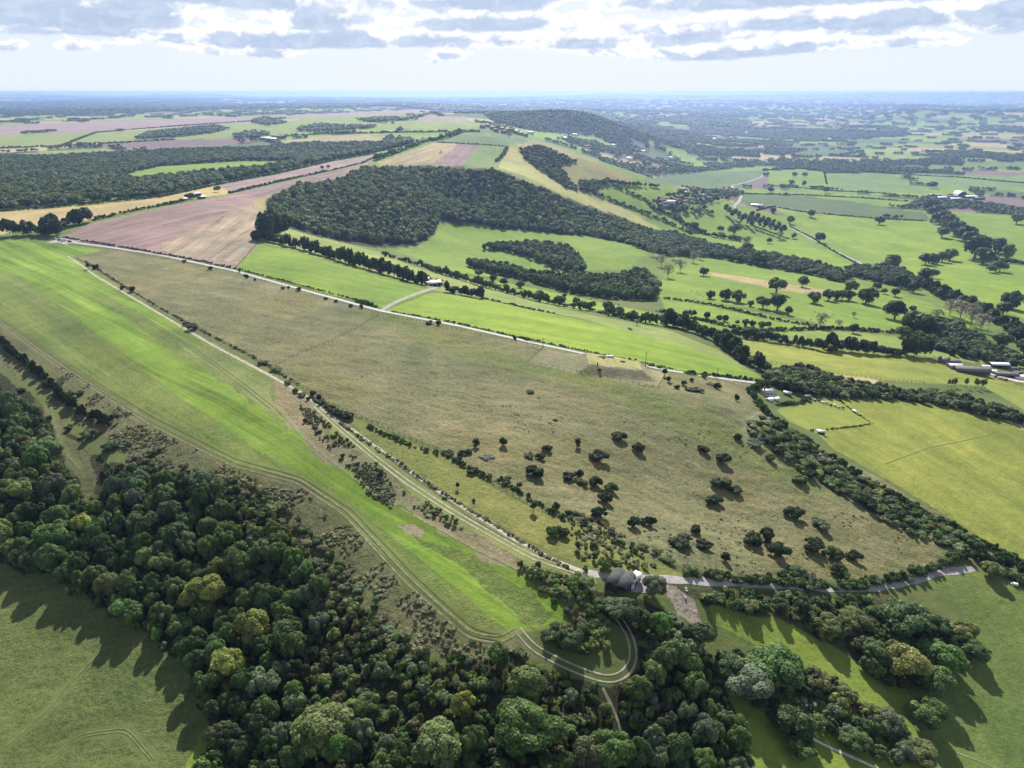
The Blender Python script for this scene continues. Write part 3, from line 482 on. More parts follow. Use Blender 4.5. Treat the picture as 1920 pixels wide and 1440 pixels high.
def crown(seed,nl,nq,qs,h0=.35,h1=1.9,spread=.62,lr_=(.34,.52),tall=1.,flatq=.5,core=1):
    "leaf cards on overlapping lobes; returns triangles as (V, F, shade attribute)"
    r=np.random.default_rng(seed); mid=(h0+h1)/2; hz=(h1-h0)/2
    c=[];rad=[]
    for i in range(nl):
        d=r.normal(size=3); d/=np.linalg.norm(d); d[2]=abs(d[2])*.9 if r.random()<.75 else d[2]
        q=r.uniform(.55,1)**.5*spread; rr=r.uniform(*lr_)
        c.append([d[0]*q,d[1]*q,mid+d[2]*(hz-rr*.75)*min(1,q/spread)*1.0-.05]); rad.append(rr)
    c.append([0,0,mid-.1]);rad.append(.48)
    c=np.array(c);rad=np.array(rad); V=[];Fc=[];A=[];lv=r.random(len(c)); n0=0
    ar=rad**2; pr=ar/ar.sum()
    k=int(nq*1.9); li=r.choice(len(c),k,p=pr); d=r.normal(size=(k,3)); d/=np.linalg.norm(d,axis=1)[:,None]
    d[:,2]=np.where((d[:,2]<-.3)&(r.random(k)<.7),-d[:,2],d[:,2])
    p=c[li]+d*rad[li][:,None]*r.uniform(.86,1.06,k)[:,None]*np.array([1,1,min(1.25,hz/.7)*.92])
    ok=np.ones(k,bool)
    for j in range(len(c)): ok&=~((np.linalg.norm((p-c[j])/np.array([1,1,min(1.25,hz/.7)*.92]),axis=1)<rad[j]*.82)&(li!=j))
    ok&=p[:,2]>h0*.5
    p=p[ok][:nq];d=d[ok][:nq];li=li[ok][:nq]; k=len(p)
    nrm=d*.95+r.normal(size=(k,3))*.36+np.array([0,0,.22]); nrm/=np.linalg.norm(nrm,axis=1)[:,None]
    u=np.cross(nrm,r.normal(size=(k,3))); u/=np.linalg.norm(u,axis=1)[:,None]; w=np.cross(nrm,u)
    s=qs*r.uniform(.6,1.45,k)[:,None]; a=r.uniform(.55,1.,k)[:,None]
    vv=np.stack([p-u*s*.5,p+w*s*a*.55,p+u*s*.55,p-w*s*a*.5],1).reshape(-1,3)
    ff=(np.arange(k)[:,None]*4+np.array([0,1,2,3])).reshape(-1,4)
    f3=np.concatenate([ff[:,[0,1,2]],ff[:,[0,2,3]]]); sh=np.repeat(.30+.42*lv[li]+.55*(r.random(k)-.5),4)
    V.append(vv);Fc.append(f3);A.append(sh);n0=len(vv)
    if core:
        iv,fi=(ICO0 if core==1 else ICO1)
        for j in range(len(c)):
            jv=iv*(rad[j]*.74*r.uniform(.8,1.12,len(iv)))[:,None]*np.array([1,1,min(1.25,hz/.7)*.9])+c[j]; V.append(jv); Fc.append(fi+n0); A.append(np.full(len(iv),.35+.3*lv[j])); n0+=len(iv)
    V=np.concatenate(V); V[:,2]=np.maximum(V[:,2],.02) if h0<.2 else V[:,2]
    return V,np.concatenate(Fc),np.concatenate(A)
def foliage_mat(name,inst):
    m_,t,p,o=material(name)
    if inst: col=t.new('ShaderNodeAttribute',attribute_name='tint',attribute_type='INSTANCER').outputs['Color']
    else: col=t.new('ShaderNodeObjectInfo').outputs['Color']
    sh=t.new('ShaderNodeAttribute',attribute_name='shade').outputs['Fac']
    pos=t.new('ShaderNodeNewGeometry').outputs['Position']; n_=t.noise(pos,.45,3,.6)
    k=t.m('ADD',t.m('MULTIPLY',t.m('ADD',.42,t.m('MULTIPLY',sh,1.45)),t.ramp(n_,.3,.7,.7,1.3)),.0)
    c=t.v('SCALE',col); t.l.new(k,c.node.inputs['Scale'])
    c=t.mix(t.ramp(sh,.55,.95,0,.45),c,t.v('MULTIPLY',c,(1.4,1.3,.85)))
    t.l.new(c,p.inputs['Base Color']); p.inputs['Roughness'].default_value=.6; p.inputs['Specular IOR Level'].default_value=.25
    tr=t.new('ShaderNodeBsdfTranslucent'); t.l.new(t.v('MULTIPLY',c,(1.15,1.35,.5)),tr.inputs[0])
    mx=t.new('ShaderNodeMixShader'); mx.inputs[0].default_value=.33; t.l.new(p.outputs[0],mx.inputs[1]); t.l.new(tr.outputs[0],mx.inputs[2]); t.l.new(mx.outputs[0],o.inputs[0])
    return m_
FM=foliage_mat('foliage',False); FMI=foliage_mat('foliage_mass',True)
def tmpl(name,mats,*a,**k):
    v,f,s=crown(*a,**k); return mesh(name,v,f,mats,False,attrs={'shade':s})
# detailed crowns (near), medium, small; each also in a version for masses
def make_set(name,n,seed,*a,**k):
    r=[]
    for i in range(n):
        v,f,s=crown(seed+i,*a,**k); r.append((v,f,s))
    return r
BIG=make_set('b',7,100,26,4200,.105,h0=.22,spread=.74,lr_=(.18,.40),core=2); MED=make_set('m',6,200,16,1200,.19,h0=.1,spread=.72,lr_=(.2,.44)); SML=make_set('s',6,300,9,320,.31,h0=.06,spread=.68,core=1); TINY=make_set('t',4,400,5,40,.55,core=1)
BUSHN=make_set('bn',6,500,15,1700,.15,h0=.02,h1=1.25,spread=.85,lr_=(.16,.44),core=2); BUSHM=make_set('bm',6,600,9,460,.27,h0=.02,h1=1.25,spread=.8,lr_=(.2,.48)); BUSHS=make_set('bs',4,700,5,110,.42,h0=.02,h1=1.2,core=1)
BUSHT=make_set('bt',4,720,5,46,.5,h0=.02,h1=1.2,core=1)
TALLN=make_set('tn',2,800,12,1800,.16,h0=.1,h1=4.2,spread=.45,lr_=(.4,.6)); TALLS=make_set('ts',2,900,8,300,.3,h0=.1,h1=5,spread=.4,lr_=(.4,.6))
SPARSE=make_set('sp',3,950,14,420,.15,core=0)
def meshes(st,nm,mat): return [mesh(nm,v,f,[mat],attrs={'shade':s}) for v,f,s in st]
M={k:meshes(s,'crown',FM) for k,s in dict(BIG=BIG,MED=MED,SML=SML,TINY=TINY,BUSHN=BUSHN,BUSHM=BUSHM,BUSHS=BUSHS,TALLN=TALLN,TALLS=TALLS,SPARSE=SPARSE).items()}
MI={}
def mi(k,st):
    if k not in MI: MI[k]=[bpy.data.objects.new('leaf_source',me) for me in meshes(st,'crown_mass',FMI)]
    return MI[k]
SETS=dict(BIG=BIG,MED=MED,SML=SML,TINY=TINY,BUSHN=BUSHN,BUSHM=BUSHM,BUSHS=BUSHS,SPARSE=SPARSE)
# trunk with limbs
def tube(path,rad,n=6):
    path=np.array(path,float); V=[];Fc=[]
    for i,(p,r) in enumerate(zip(path,rad)):
        d=path[min(i+1,len(path)-1)]-path[max(i-1,0)]; d/=np.linalg.norm(d); u=np.cross(d,[.3,.9,.1]); u/=np.linalg.norm(u); w=np.cross(d,u)
        for j in range(n): a=2*math.pi*j/n; V.append(p+r*(math.cos(a)*u+math.sin(a)*w))
    for i in range(len(path)-1):
        for j in range(n): Fc.append((i*n+j,i*n+(j+1)%n,(i+1)*n+(j+1)%n,(i+1)*n+j))
    return np.array(V),np.array(Fc)
def join(parts):
    V=[];Fc=[];n=0
    for v,f in parts: V.append(v);Fc.append(np.asarray(f)+n);n+=len(v)
    return np.concatenate(V),np.concatenate(Fc)
bark=plain('bark',(.11,.095,.075),.9,.35,4,bump=.5)
greybark=plain('grey_bark',(.30,.27,.25),.9,.25,4)
def trunk(seed,limbs=5,top=1.3,r0=.075):
    r=np.random.default_rng(seed); P_=[tube([(0,0,-.12),(.01,0,.25),(.03,.02,.6),(0,.03,top)],[r0*1.3,r0,r0*.75,r0*.2],8)]
    for i in range(limbs):
        a=i*2.4+r.random(); z=.3+.12*i; L=r.uniform(.45,.7); P_.append(tube([(0,0,z),(math.cos(a)*L*.5,math.sin(a)*L*.5,z+.3),(math.cos(a)*L,math.sin(a)*L,z+.6)],[r0*.5,r0*.35,r0*.08],5))
    return join(P_)
TR=[mesh('trunk',*trunk(i),[bark],True) for i in range(3)]
def twigs(seed):
    r=np.random.default_rng(seed); P_=[tube([(0,0,-.1),(0,0,.5),(.05,0,1.1),(0,.05,1.6)],[.06,.05,.035,.01],5)]
    for i in range(46):
        a=r.random()*6.28; z=.35+r.random()*1.0; L=r.uniform(.4,.85); e=r.uniform(.25,.8)
        P_.append(tube([(0,0,z),(math.cos(a)*L*.5,math.sin(a)*L*.5,z+e*.5),(math.cos(a)*L+r.normal()*.1,math.sin(a)*L+r.normal()*.1,z+e)],[.028,.018,.006],3))
    return join(P_)
TW=[mesh('trunk',*twigs(i),[greybark],True) for i in range(3)]
# colours of leaves
G=dict(dark=(.052,.090,.027),mid=(.078,.122,.034),olive=(.118,.136,.040),yellow=(.20,.215,.055),grey=(.108,.140,.078),green=(.085,.158,.036),russet=(.09,.092,.045),deep=(.028,.048,.016),bare=(.20,.18,.165),lightg=(.13,.175,.055))
WORDS=dict(dark='dark green',mid='mid green',olive='olive green',yellow='yellow green',grey='silvery grey green',green='fresh green',russet='russet tinged',deep='blackish green',bare='grey leafless',lightg='light green')
def jit(c,r=random,a=.18):
    k=1+r.uniform(-a,a); return (c[0]*k*(1+r.uniform(-a,a)*.5),c[1]*k,c[2]*k*(1+r.uniform(-a,a)*.5),1)
def plant(name,x,y,rad,hgt,hue,crowns,label,cat,group=None,tr=None,z=None,parts=True,unit=1.9,sink=.15):
    "a tree or shrub: an Empty with a trunk and a crown, or a bare crown mesh when too small to show parts"
    z=float(zat(x,y)) if z is None else z
    sc=(rad*random.uniform(.85,1.15),rad*random.uniform(.85,1.15),hgt/unit); rz=random.uniform(0,6.28)
    me=random.choice(crowns)
    if parts:
        e=bpy.data.objects.new(name,None); e.empty_display_size=.5; COL.objects.link(e); e.location=(x,y,z-sink); e.rotation_euler=(0,0,rz)
        c=link('crown',me,e); c.scale=sc; c.color=jit(G[hue])
        if tr is not None: k=link('trunk',tr,e); k.scale=(rad,rad,hgt/unit)
    else:
        e=link(name,me); e.location=(x,y,z-sink); e.rotation_euler=(0,0,rz); e.scale=sc; e.color=jit(G[hue])
    return tag(e,label,cat,group)
def gn_group(objs):
    ng=bpy.data.node_groups.new('planting','GeometryNodeTree'); t=NT(ng)
    ng.interface.new_socket('Geometry',in_out='INPUT',socket_type='NodeSocketGeometry'); ng.interface.new_socket('Geometry',in_out='OUTPUT',socket_type='NodeSocketGeometry')
    gi=t.new('NodeGroupInput'); go=t.new('NodeGroupOutput'); iop=t.new('GeometryNodeInstanceOnPoints'); jn=t.new('GeometryNodeJoinGeometry')
    for o in objs:
        oi=t.new('GeometryNodeObjectInfo'); oi.inputs['Object'].default_value=o; gt=t.new('GeometryNodeGeometryToInstance'); t.l.new(oi.outputs['Geometry'],gt.inputs[0]); t.l.new(gt.outputs[0],jn.inputs[0])
    t.l.new(gi.outputs[0],iop.inputs['Points']); t.l.new(jn.outputs[0],iop.inputs['Instance']); iop.inputs['Pick Instance'].default_value=True
    def at(nm,ty):
        n_=t.new('GeometryNodeInputNamedAttribute',data_type=ty); n_.inputs['Name'].default_value=nm; return n_.outputs['Attribute']
    t.l.new(at('pick','INT'),iop.inputs['Instance Index']); t.l.new(at('size','FLOAT_VECTOR'),iop.inputs['Scale'])
    er=t.new('FunctionNodeEulerToRotation'); t.l.new(at('turn','FLOAT_VECTOR'),er.inputs[0]); t.l.new(er.outputs[0],iop.inputs['Rotation'])
    t.l.new(iop.outputs[0],go.inputs[0]); return ng
GNG={}
def mass(name,x,y,rad,hgt,hues,setname,label=None,cat=None,kind='stuff',unit=1.9,seed=1,sink=.2,tintc=None):
    "an uncounted mass of plants: one object whose points each carry a plant"
    r=np.random.default_rng(seed); n=len(x); z=zat(x,y)-sink
    if tintc is None:
        hv=np.array([G[h] for h in hues]); tc_=hv[r.integers(0,len(hv),n)]*(1+r.uniform(-.3,.35,(n,1)))*1.12; 
    else: tc_=tintc
    me=mesh(name,np.stack([x,y,z],-1),np.zeros((0,3),int))
    def put(nm,ty,key,a): at=me.attributes.new(nm,ty,'POINT'); at.data.foreach_set(key,a.ravel())
    put('pick','INT','value',r.integers(0,len(SETS[setname]),n).astype(np.int32))
    put('size','FLOAT_VECTOR','vector',np.stack([rad,rad,hgt/unit],-1).astype(np.float32))
    put('turn','FLOAT_VECTOR','vector',np.stack([r.normal(0,.05,n),r.normal(0,.05,n),r.uniform(0,6.28,n)],-1).astype(np.float32))
    put('tint','FLOAT_COLOR','color',np.concatenate([tc_,np.ones((n,1))],1).astype(np.float32))
    o=link(name,me)
    if setname not in GNG: GNG[setname]=gn_group(mi(setname,SETS[setname]))
    md=o.modifiers.new('planting','NODES'); md.node_group=GNG[setname]
    return tag(o,label,cat,None,kind)
RPT=np.concatenate([L for rd,L in zip(ROADS,RW) if rd[0] not in('wheel_track',)]); RHW=np.concatenate([np.full(len(L),(rd[2]/2 if rd[3][0]!='2' else 1.1)) for rd,L in zip(ROADS,RW) if rd[0] not in('wheel_track',)])
RPT=RPT[::2];RHW=RHW[::2]
def clear_of_roads(x,y,m_):
    if not len(x): return np.zeros(0,bool)
    lo=np.array([x.min(),y.min()])-12; hi=np.array([x.max(),y.max()])+12; k=((RPT>lo)&(RPT<hi)).all(1); p=RPT[k]; h=RHW[k]; ok=np.ones(len(x),bool)
    for i in range(0,len(p),64): ok&=~((np.hypot(x[:,None]-p[i:i+64,0],y[:,None]-p[i:i+64,1])<h[i:i+64]+m_).any(1))
    return ok
def scatter(poly,spacing,seed=1,j=.8,px=True,hole=None):
    "jittered points inside a polygon given in photograph pixels"
    w=wpoly(poly) if px else poly; r=np.random.default_rng(seed); lo,hi=w.min(0),w.max(0)
    gx,gy=np.meshgrid(np.arange(lo[0],hi[0],spacing),np.arange(lo[1],hi[1],spacing*.87)); gx=gx+(np.arange(len(gy))%2)[:,None]*spacing/2
    gx=gx.ravel()+r.uniform(-.5,.5,gx.size)*spacing*j; gy=gy.ravel()+r.uniform(-.5,.5,gy.size)*spacing*j
    k=inside(w,gx,gy)
    if hole is not None: k&=~inside(wpoly(hole),gx,gy)
    gx,gy=gx[k],gy[k]; ok=clear_of_roads(gx,gy,.5+spacing*.28); return gx[ok],gy[ok]
def hedge(name,pts,rad,hgt,label,hue='dark',sets=None,spacing=.9,group=None,cat='hedge',ragged=.5,parts=None):
    "a hedge: one leafy mesh following a line given in photograph pixels"
    w=wline(pts); seg=np.hypot(*(w[1:]-w[:-1]).T); s=np.concatenate([[0],np.cumsum(seg)]); r=random.Random(hash(label)%999 if 0 else len(label)*7+int(pts[0][0]))
    D=float(np.hypot(*w.mean(0))); st=sets or (BUSHM if D<330 and rad>1.2 else BUSHS)
    if st is MED: st=SML
    elif st is SML and D>520: st=BUSHT
    elif st is BUSHS and D>520: st=BUSHT
    step=max(rad*spacing,1.25 if D<400 else 2.0); q=np.arange(0,s[-1],step); V=[];Fc=[];A=[];n=0
    c0=w.mean(0); z0=float(zat(*c0))
    for d in q:
        x=np.interp(d,s,w[:,0])+r.uniform(-.25,.25)*rad; y=np.interp(d,s,w[:,1])+r.uniform(-.25,.25)*rad
        if r.random()<ragged*.15: continue
        v,f,a=st[r.randrange(len(st))]; k=rad*r.uniform(1-ragged*.6,1+ragged*.6); kz=hgt/1.25*r.uniform(1-ragged,1+ragged); an=r.uniform(0,6.28); ca,sa=math.cos(an),math.sin(an)
        vv=np.stack([(v[:,0]*ca-v[:,1]*sa)*k+x-c0[0],(v[:,0]*sa+v[:,1]*ca)*k+y-c0[1],v[:,2]*kz+float(zat(x,y))-.1-z0],-1); V.append(vv);Fc.append(f+n);A.append(a*r.uniform(.8,1.2));n+=len(v)
    o=link(name,mesh(name,np.concatenate(V),np.concatenate(Fc),[FM],attrs={'shade':np.concatenate(A)})); o.location=(c0[0],c0[1],z0); o.color=jit(G[hue])
    return tag(o,label,cat,group)
# ---------------------------------------------------------------- woods seen as masses
def rr(n,a,b,seed): return np.random.default_rng(seed).uniform(a,b,n)
def wood(label,poly,spacing,r0,r1,h0,h1,hues,setname,seed,name='woodland',cat='woodland',px=True,hole=None):
    x,y=scatter(poly,spacing,seed,px=px,hole=hole)
    if not len(x): print('EMPTY',label); return
    ra=rr(len(x),r0,r1,seed)
    if px and seed not in (53,54,55,56,57,58):
        a_,b_,_=to_px(x,y,zat(x,y)+(h0+h1)/2*.8); k=inside(np.array(poly,float),a_,b_)
        if k.sum()>len(x)*.25: x,y,ra=x[k],y[k],ra[k]
    return mass(name,x,y,ra,rr(len(x),h0,h1,seed+1)*(.7+.3*ra/r1),hues,setname,label,cat,seed=seed)
wood('dark beech hanger covering the steep sides of the combe',[(505,400),(497,372),(560,343),(640,333),(680,311),(830,311),(930,317),(1000,345),(1080,380),(1150,404),(1235,434),(1300,470),(1200,462),(1100,442),(1000,433),(900,420),(822,410),(812,436),(780,456),(700,458),(600,440),(530,420)],7.0,2.7,5.4,5.5,11.5,['dark','mid','grey','olive','grey','mid','green','lightg','russet','olive','lightg'],'SML',21)
wood('bushy scrub wood on the flank of the farther hill',[(970,279),(1010,270),(1072,294),(1092,304),(1050,312),(1066,330),(1092,362),(1060,352),(1030,332),(990,305)],6.5,2.6,4.4,4,8,['dark','mid','deep','russet'],'SML',22)
wood('belt of trees along the foot of the farther hill',[(1080,334),(1150,334),(1195,341),(1240,346),(1235,352),(1190,350),(1130,347),(1112,362),(1090,358)],7,3.2,5.4,6,9,['dark','mid','deep'],'SML',23)
wood('long dark wood filling the valley left of the ploughed field',[(-120,400),(-120,284),(60,290),(210,284),(330,277),(470,274),(560,266),(700,264),(768,264),(764,272),(706,286),(690,289),(600,304),(552,314),(520,324),(400,343),(300,367),(150,382),(0,394)],9,4.2,6.6,7,11,['dark','mid','dark','deep','olive','mid'],'SML',24,hole=[(222,330),(300,312),(450,302),(548,302),(556,308),(480,318),(400,325),(330,334),(250,340)])
for k,(lab,po) in enumerate([('oblong wood on the pale far plateau, largest of the far copses',[(240,263),(275,246),(330,240),(400,233),(438,240),(400,250),(330,258)]),('rounded copse just right of the oblong plateau wood',[(436,262),(440,249),(475,242),(520,249),(480,259)]),('thin wood among mauve stubble on the far plateau',[(470,230),(475,222),(500,218),(550,230),(500,236)]),('dark wood in front of the small pale fields on the plateau',[(558,246),(560,236),(600,230),(660,233),(740,232),(700,240),(600,249)]),('small copse alone in the pale field at far left',[(38,252),(40,246),(105,242),(106,247)]),('belt of trees between the plateau fields, right of the copses',[(650,227),(700,219),(760,219),(790,213),(800,217),(760,226),(700,229)]),('dark pine clump with flat top above the stubble hill',[(715,275),(722,258),(770,256),(772,272)])]):
    wood(lab,po,13,6,9,7,10,['dark','deep','mid'],'TINY',40+k)
wood('spinney of dense dark trees curling round the small combe field',[(862,498),(885,482),(935,490),(1000,505),(1070,512),(1150,512),(1205,500),(1240,530),(1225,565),(1150,562),(1060,548),(1000,530),(920,514)],6.0,2.8,4.6,8,11,['deep','dark','dark','mid'],'SML',51)
wood('narrow wood forming the upper arm round the small combe field',[(895,468),(912,455),(985,450),(1060,455),(1085,475),(1100,500),(1150,512),(1060,512),(1010,492),(960,474)],6.0,2.7,4.4,7,10,['dark','grey','deep','mid'],'SML',52)
wood('dark belt of trees running right from the combe mouth',[(1185,462),(1200,442),(1260,438),(1330,462),(1400,474),(1460,482),(1550,503),(1600,520),(1580,531),(1500,512),(1420,500),(1340,484),(1290,482),(1240,480)],7,3.0,5.2,6,10,['deep','dark','dark','mid'],'SML',53)
wood('dark clump closing the lane in the middle of the green valley',[(1585,506),(1640,502),(1690,508),(1728,532),(1715,545),(1660,533),(1600,520)],6.5,3,5,6,9,['deep','dark'],'SML',54)
wood('thicket by the valley stream right of the parkland oaks',[(1700,610),(1745,600),(1800,612),(1840,640),(1900,672),(1990,700),(1900,690),(1790,668),(1740,650),(1700,632)],6,2.6,4.6,5,8,['dark','deep','mid'],'SML',55)
wood('belt of big trees between the yellow field and the farm',[(1432,716),(1450,700),(1500,694),(1560,714),(1640,728),(1700,742),(1760,738),(1830,758),(1905,778),(1915,795),(1850,783),(1790,766),(1700,752),(1600,748),(1520,742),(1470,732)],3.8,1.6,3.6,3.6,6.5,['dark','deep','mid','olive','grey'],'MED',56)
wood('thicket of thorn bushes down the right edge of the rough pasture',[(1402,800),(1425,775),(1455,790),(1520,838),(1640,915),(1760,975),(1868,1030),(1846,1044),(1790,1030),(1720,1006),(1650,972),(1600,930),(1560,915),(1520,880),(1480,862),(1450,835),(1410,820)],3.6,1.3,3.2,2.2,5.0,['dark','deep','mid','olive','grey','dark'],'BUSHM',57,'scrub','scrub')
wood('band of trees across the valley below the white dome',[(1690,392),(1720,378),(1800,378),(1860,385),(1920,395),(1990,408),(1980,416),(1900,404),(1830,394),(1760,390)],11,5,7.5,7,10,['deep','dark'],'TINY',58)
wood('trees crowding round the red roofed village',[(1215,388),(1222,365),(1300,352),(1400,358),(1380,372),(1330,385),(1260,392)],15,4,7,8,12,['dark','deep','mid'],'TINY',59)
wood('belt below the village hiding the lane',[(1230,398),(1250,390),(1330,396),(1345,404),(1300,404)],11,4,6,7,11,['deep','dark'],'TINY',60)
# patchwork country: hedgerow and woodland trees by the thousand
def maskpts(mask,per,seed,rmin,rmax):
    r=np.random.default_rng(seed); dr=np.diff(LR,append=LR[-1]+.02)[:,None]; dt=np.gradient(TH)[None,:]
    area=RR*RR*dr*dt; lam=np.where(mask&(RR>rmin)&(RR<rmax)&(np.abs(TT)<.80),area*per,0); lam=np.minimum(lam,3)
    n_=r.poisson(lam); j,i=np.nonzero(n_); rep=n_[j,i]; j=np.repeat(j,rep); i=np.repeat(i,rep); k=len(j)
    th=TH[i]+(r.random(k)-.5)*dt[0][i]; l=LR[j]+r.random(k)*dr[:,0][j]
    return np.exp(l)*np.sin(th),np.exp(l)*np.cos(th)
for (nm,lab,mk,per,a,b,r0,r1) in [('hedgerow_trees','trees and hedges dividing the patchwork fields of the vale',HEDGEM,.010,1650,7000,4,7.5),('far_woods','distant woods scattered over the vale and plateau',WOODM,.007,1500,5200,5,8.5)]:
    x,y=maskpts(mk,per,77,a,b); n_=len(x)
    ra=rr(n_,r0,r1,5)*np.clip(np.hypot(x,y)/3500,.8,1.5); mass(nm,x,y,ra,rr(n_,5,8,6),['dark','deep','mid','dark'],'TINY',lab,'trees',seed=9)
far=((HEDGEM&(RR>7000))|(WOODM&(RR>5200))); x,y=maskpts(far,.0011,78,5200,16000); print('far',len(x))
mass('far_woods',x,y,rr(len(x),12,24,7),rr(len(x),9,15,8),['dark','deep','mid'],'TINY','hazy lines of trees and woods out towards the horizon','trees',seed=10)
# scrub tufts and rank growth on the banks
def rank(label,poly,spacing,r0,r1,h0,h1,hues,seed,setname='BUSHM',name='scrub',thin=None):
    x,y=scatter(poly,spacing,seed)
    if thin:
        k=fbm(x,y,thin[0],3,seed)>thin[1]; x,y=x[k],y[k]
    return mass(name,x,y,rr(len(x),r0,r1,seed)*(.6+.8*fbm(x,y,6,2,seed)),rr(len(x),h0,h1,seed+1),hues,setname,label,'scrub',seed=seed,unit=1.2,sink=.1)
EXTRA=dict(straw=(.20,.185,.11),brown=(.120,.112,.068),dullg=(.125,.138,.066),heath=(.120,.115,.08))
G.update(EXTRA)
BANK=[(120,688),(280,800),(440,880),(560,912),(645,975),(760,1094),(880,1200),(945,1216),(990,1207),(1010,1225),(960,1238),(800,1238),(600,1085),(520,965),(350,895),(230,850),(140,790),(60,740)]
rank('brown and grey rank scrub on the bank left of the mown strip',BANK,1.5,.4,.9,.3,.8,['brown','straw','dullg','heath','straw','grey'],61,thin=(10,.50))
rank('low dark thorn scrub where the bank meets the wood',[(230,845),(350,880),(460,905),(560,950),(640,1060),(800,1225),(760,1240),(600,1110),(520,990),(400,920),(260,890)],3.4,1.0,2.0,1.2,2.5,['olive','grey','brown','dullg','dark'],62,'BUSHM')
rank('dark tufts of heather and gorse on the pale bank beside the track',[(560,760),(600,775),(660,830),(720,880),(750,940),(700,920),(640,862),(590,820)],1.7,.4,.9,.5,1.3,['brown','dark','heath','brown'],63,thin=(9,.43))
rank('brown brambles at the tail of the pale bank beside the track',[(660,880),(710,880),(745,930),(735,952),(690,925)],1.3,.5,1.0,.5,1.1,['brown','heath','grey'],64)
rank('low clumped scrub between track and mown strip past the loop',[(755,925),(800,930),(880,975),(900,1000),(830,985),(770,955)],1.8,.5,1.2,.5,1.3,['grey','dark','dullg','brown'],65,thin=(8,.45))
rank('tangled green scrub on the slope above the hooked track',[(960,1058),(1080,1085),(1125,1130),(1150,1180),(1120,1200),(1080,1165),(1075,1140),(1010,1085)],2.1,.8,1.8,1.0,2.8,['olive','green','dark','dullg','lightg'],66,'BUSHM')
rank('pinkish brambles on the cleared ground behind the barn trees',[(1060,950),(1120,975),(1190,1015),(1235,1070),(1090,1065),(1075,1020)],2.0,.5,1.2,.5,1.3,['straw','brown','dullg','olive'],67,thin=(7,.42))
rank('grey green bramble bank below the chalk yard',[(1190,1170),(1260,1150),(1300,1180),(1330,1240),(1260,1230),(1200,1220)],1.8,.8,1.5,.7,1.6,['grey','dullg','dark','grey'],68,'BUSHM')
rank('scrub inside the bend of the hooked track',[(1000,1180),(1060,1170),(1130,1165),(1150,1200),(1140,1235),(1100,1232),(1060,1215),(1010,1205)],3.0,.9,1.9,1.0,2.6,['dark','mid','olive','dullg'],69,'BUSHM')
rank('silvery brambles along the spine of the lower right copse',[(1470,1260),(1560,1270),(1640,1340),(1740,1400),(1720,1440),(1620,1420),(1540,1370),(1480,1300)],2.3,.9,1.9,1.0,2.6,['grey','olive','lightg','dullg','brown'],70,'BUSHM')
rank('rank bushes covering the slope between lane and dry valley',[(1290,1110),(1420,1118),(1560,1125),(1640,1120),(1640,1180),(1560,1200),(1450,1150),(1340,1142)],2.5,1.1,2.2,1.3,3.2,['dark','olive','mid','grey','deep'],71,'BUSHM')
rank('tall grass hummocks across the rough pasture near its bottom edge',[(1180,1000),(1400,960),(1600,960),(1720,1010),(1640,1082),(1500,1084),(1310,1074)],3.2,.35,.8,.2,.5,['straw','dullg'],72,thin=(12,.5))
# ---------------------------------------------------------------- the near wood: the largest trees one by one
ZONES=[((40,900),'at the left edge of the wood'),((120,800),'beside the small clearing of the left wood'),((90,1010),'above the shaded corner of the meadow'),((250,950),'in the upper part of the left wood'),((230,1080),'on the meadow side of the left wood'),
((420,1000),'in the middle of the left wood'),((520,960),'under the brown scrub bank'),((340,1180),'overhanging the meadow corner'),((480,1130),'in the heart of the lower wood'),((600,1120),'below the tyre marked bank'),((430,1260),'on the lower meadow edge of the wood'),
((560,1250),'in the lower middle of the wood'),((700,1250),'among the scrubby middle wood'),((480,1390),'by the green strip below the meadow'),((620,1400),'at the foot of the wood left of centre'),((780,1390),'at the foot of the wood near centre'),
((960,1400),'low in the wood below the hooked track'),((900,1280),'just below the end of the mown strip'),((1080,1330),'between the hooked track and the frame bottom'),((1250,1240),'right of the hooked track'),((1300,1380),'along the dry valley side of the wood'),((1220,1400),'in the bottom wood right of the faint path')]
def zone(px,py): return min(ZONES,key=lambda z:(z[0][0]-px)**2+((z[0][1]-py)*1.2)**2)[1]
USED={}
def uniq(lab): USED[lab]=USED.get(lab,0)+1; return lab
WOODP=[(-120,880),(-20,720),(60,760),(100,800),(110,862),(165,945),(200,930),(190,870),(260,885),(430,908),(520,970),(600,1090),(790,1240),(960,1245),(1090,1272),(1150,1292),(1205,1262),(1215,1225),(1330,1240),(1390,1370),(1420,1500),(345,1500),(398,1380),(380,1310),(330,1235),(205,1145),(60,1070),(-120,1040)]
xs,ys=scatter(WOODP,4.7,301,.95); a_,b_,_=to_px(xs,ys,zat(xs,ys)+4.5); k_=inside(np.array(WOODP,float),a_,b_); xs,ys=xs[k_],ys[k_]; r=np.random.default_rng(5); px,py,dz=to_px(xs,ys,zat(xs,ys))
scr=fbm(xs,ys,30,2,9); n_=len(xs)
small=((px>560)&(px<1180)&(py<1400)&(py>1140))|((px>430)&(px<640)&(py<1010))
rad=np.where(small,r.uniform(1.1,2.0,n_),r.uniform(1.6,3.3,n_)); big=r.random(n_)<np.where(small,.05,.14); rad=np.where(big,rad*1.35,rad)
hg=rad*r.uniform(1.8,2.6,n_)+1.2; hg=np.where(small,hg*.8,hg)
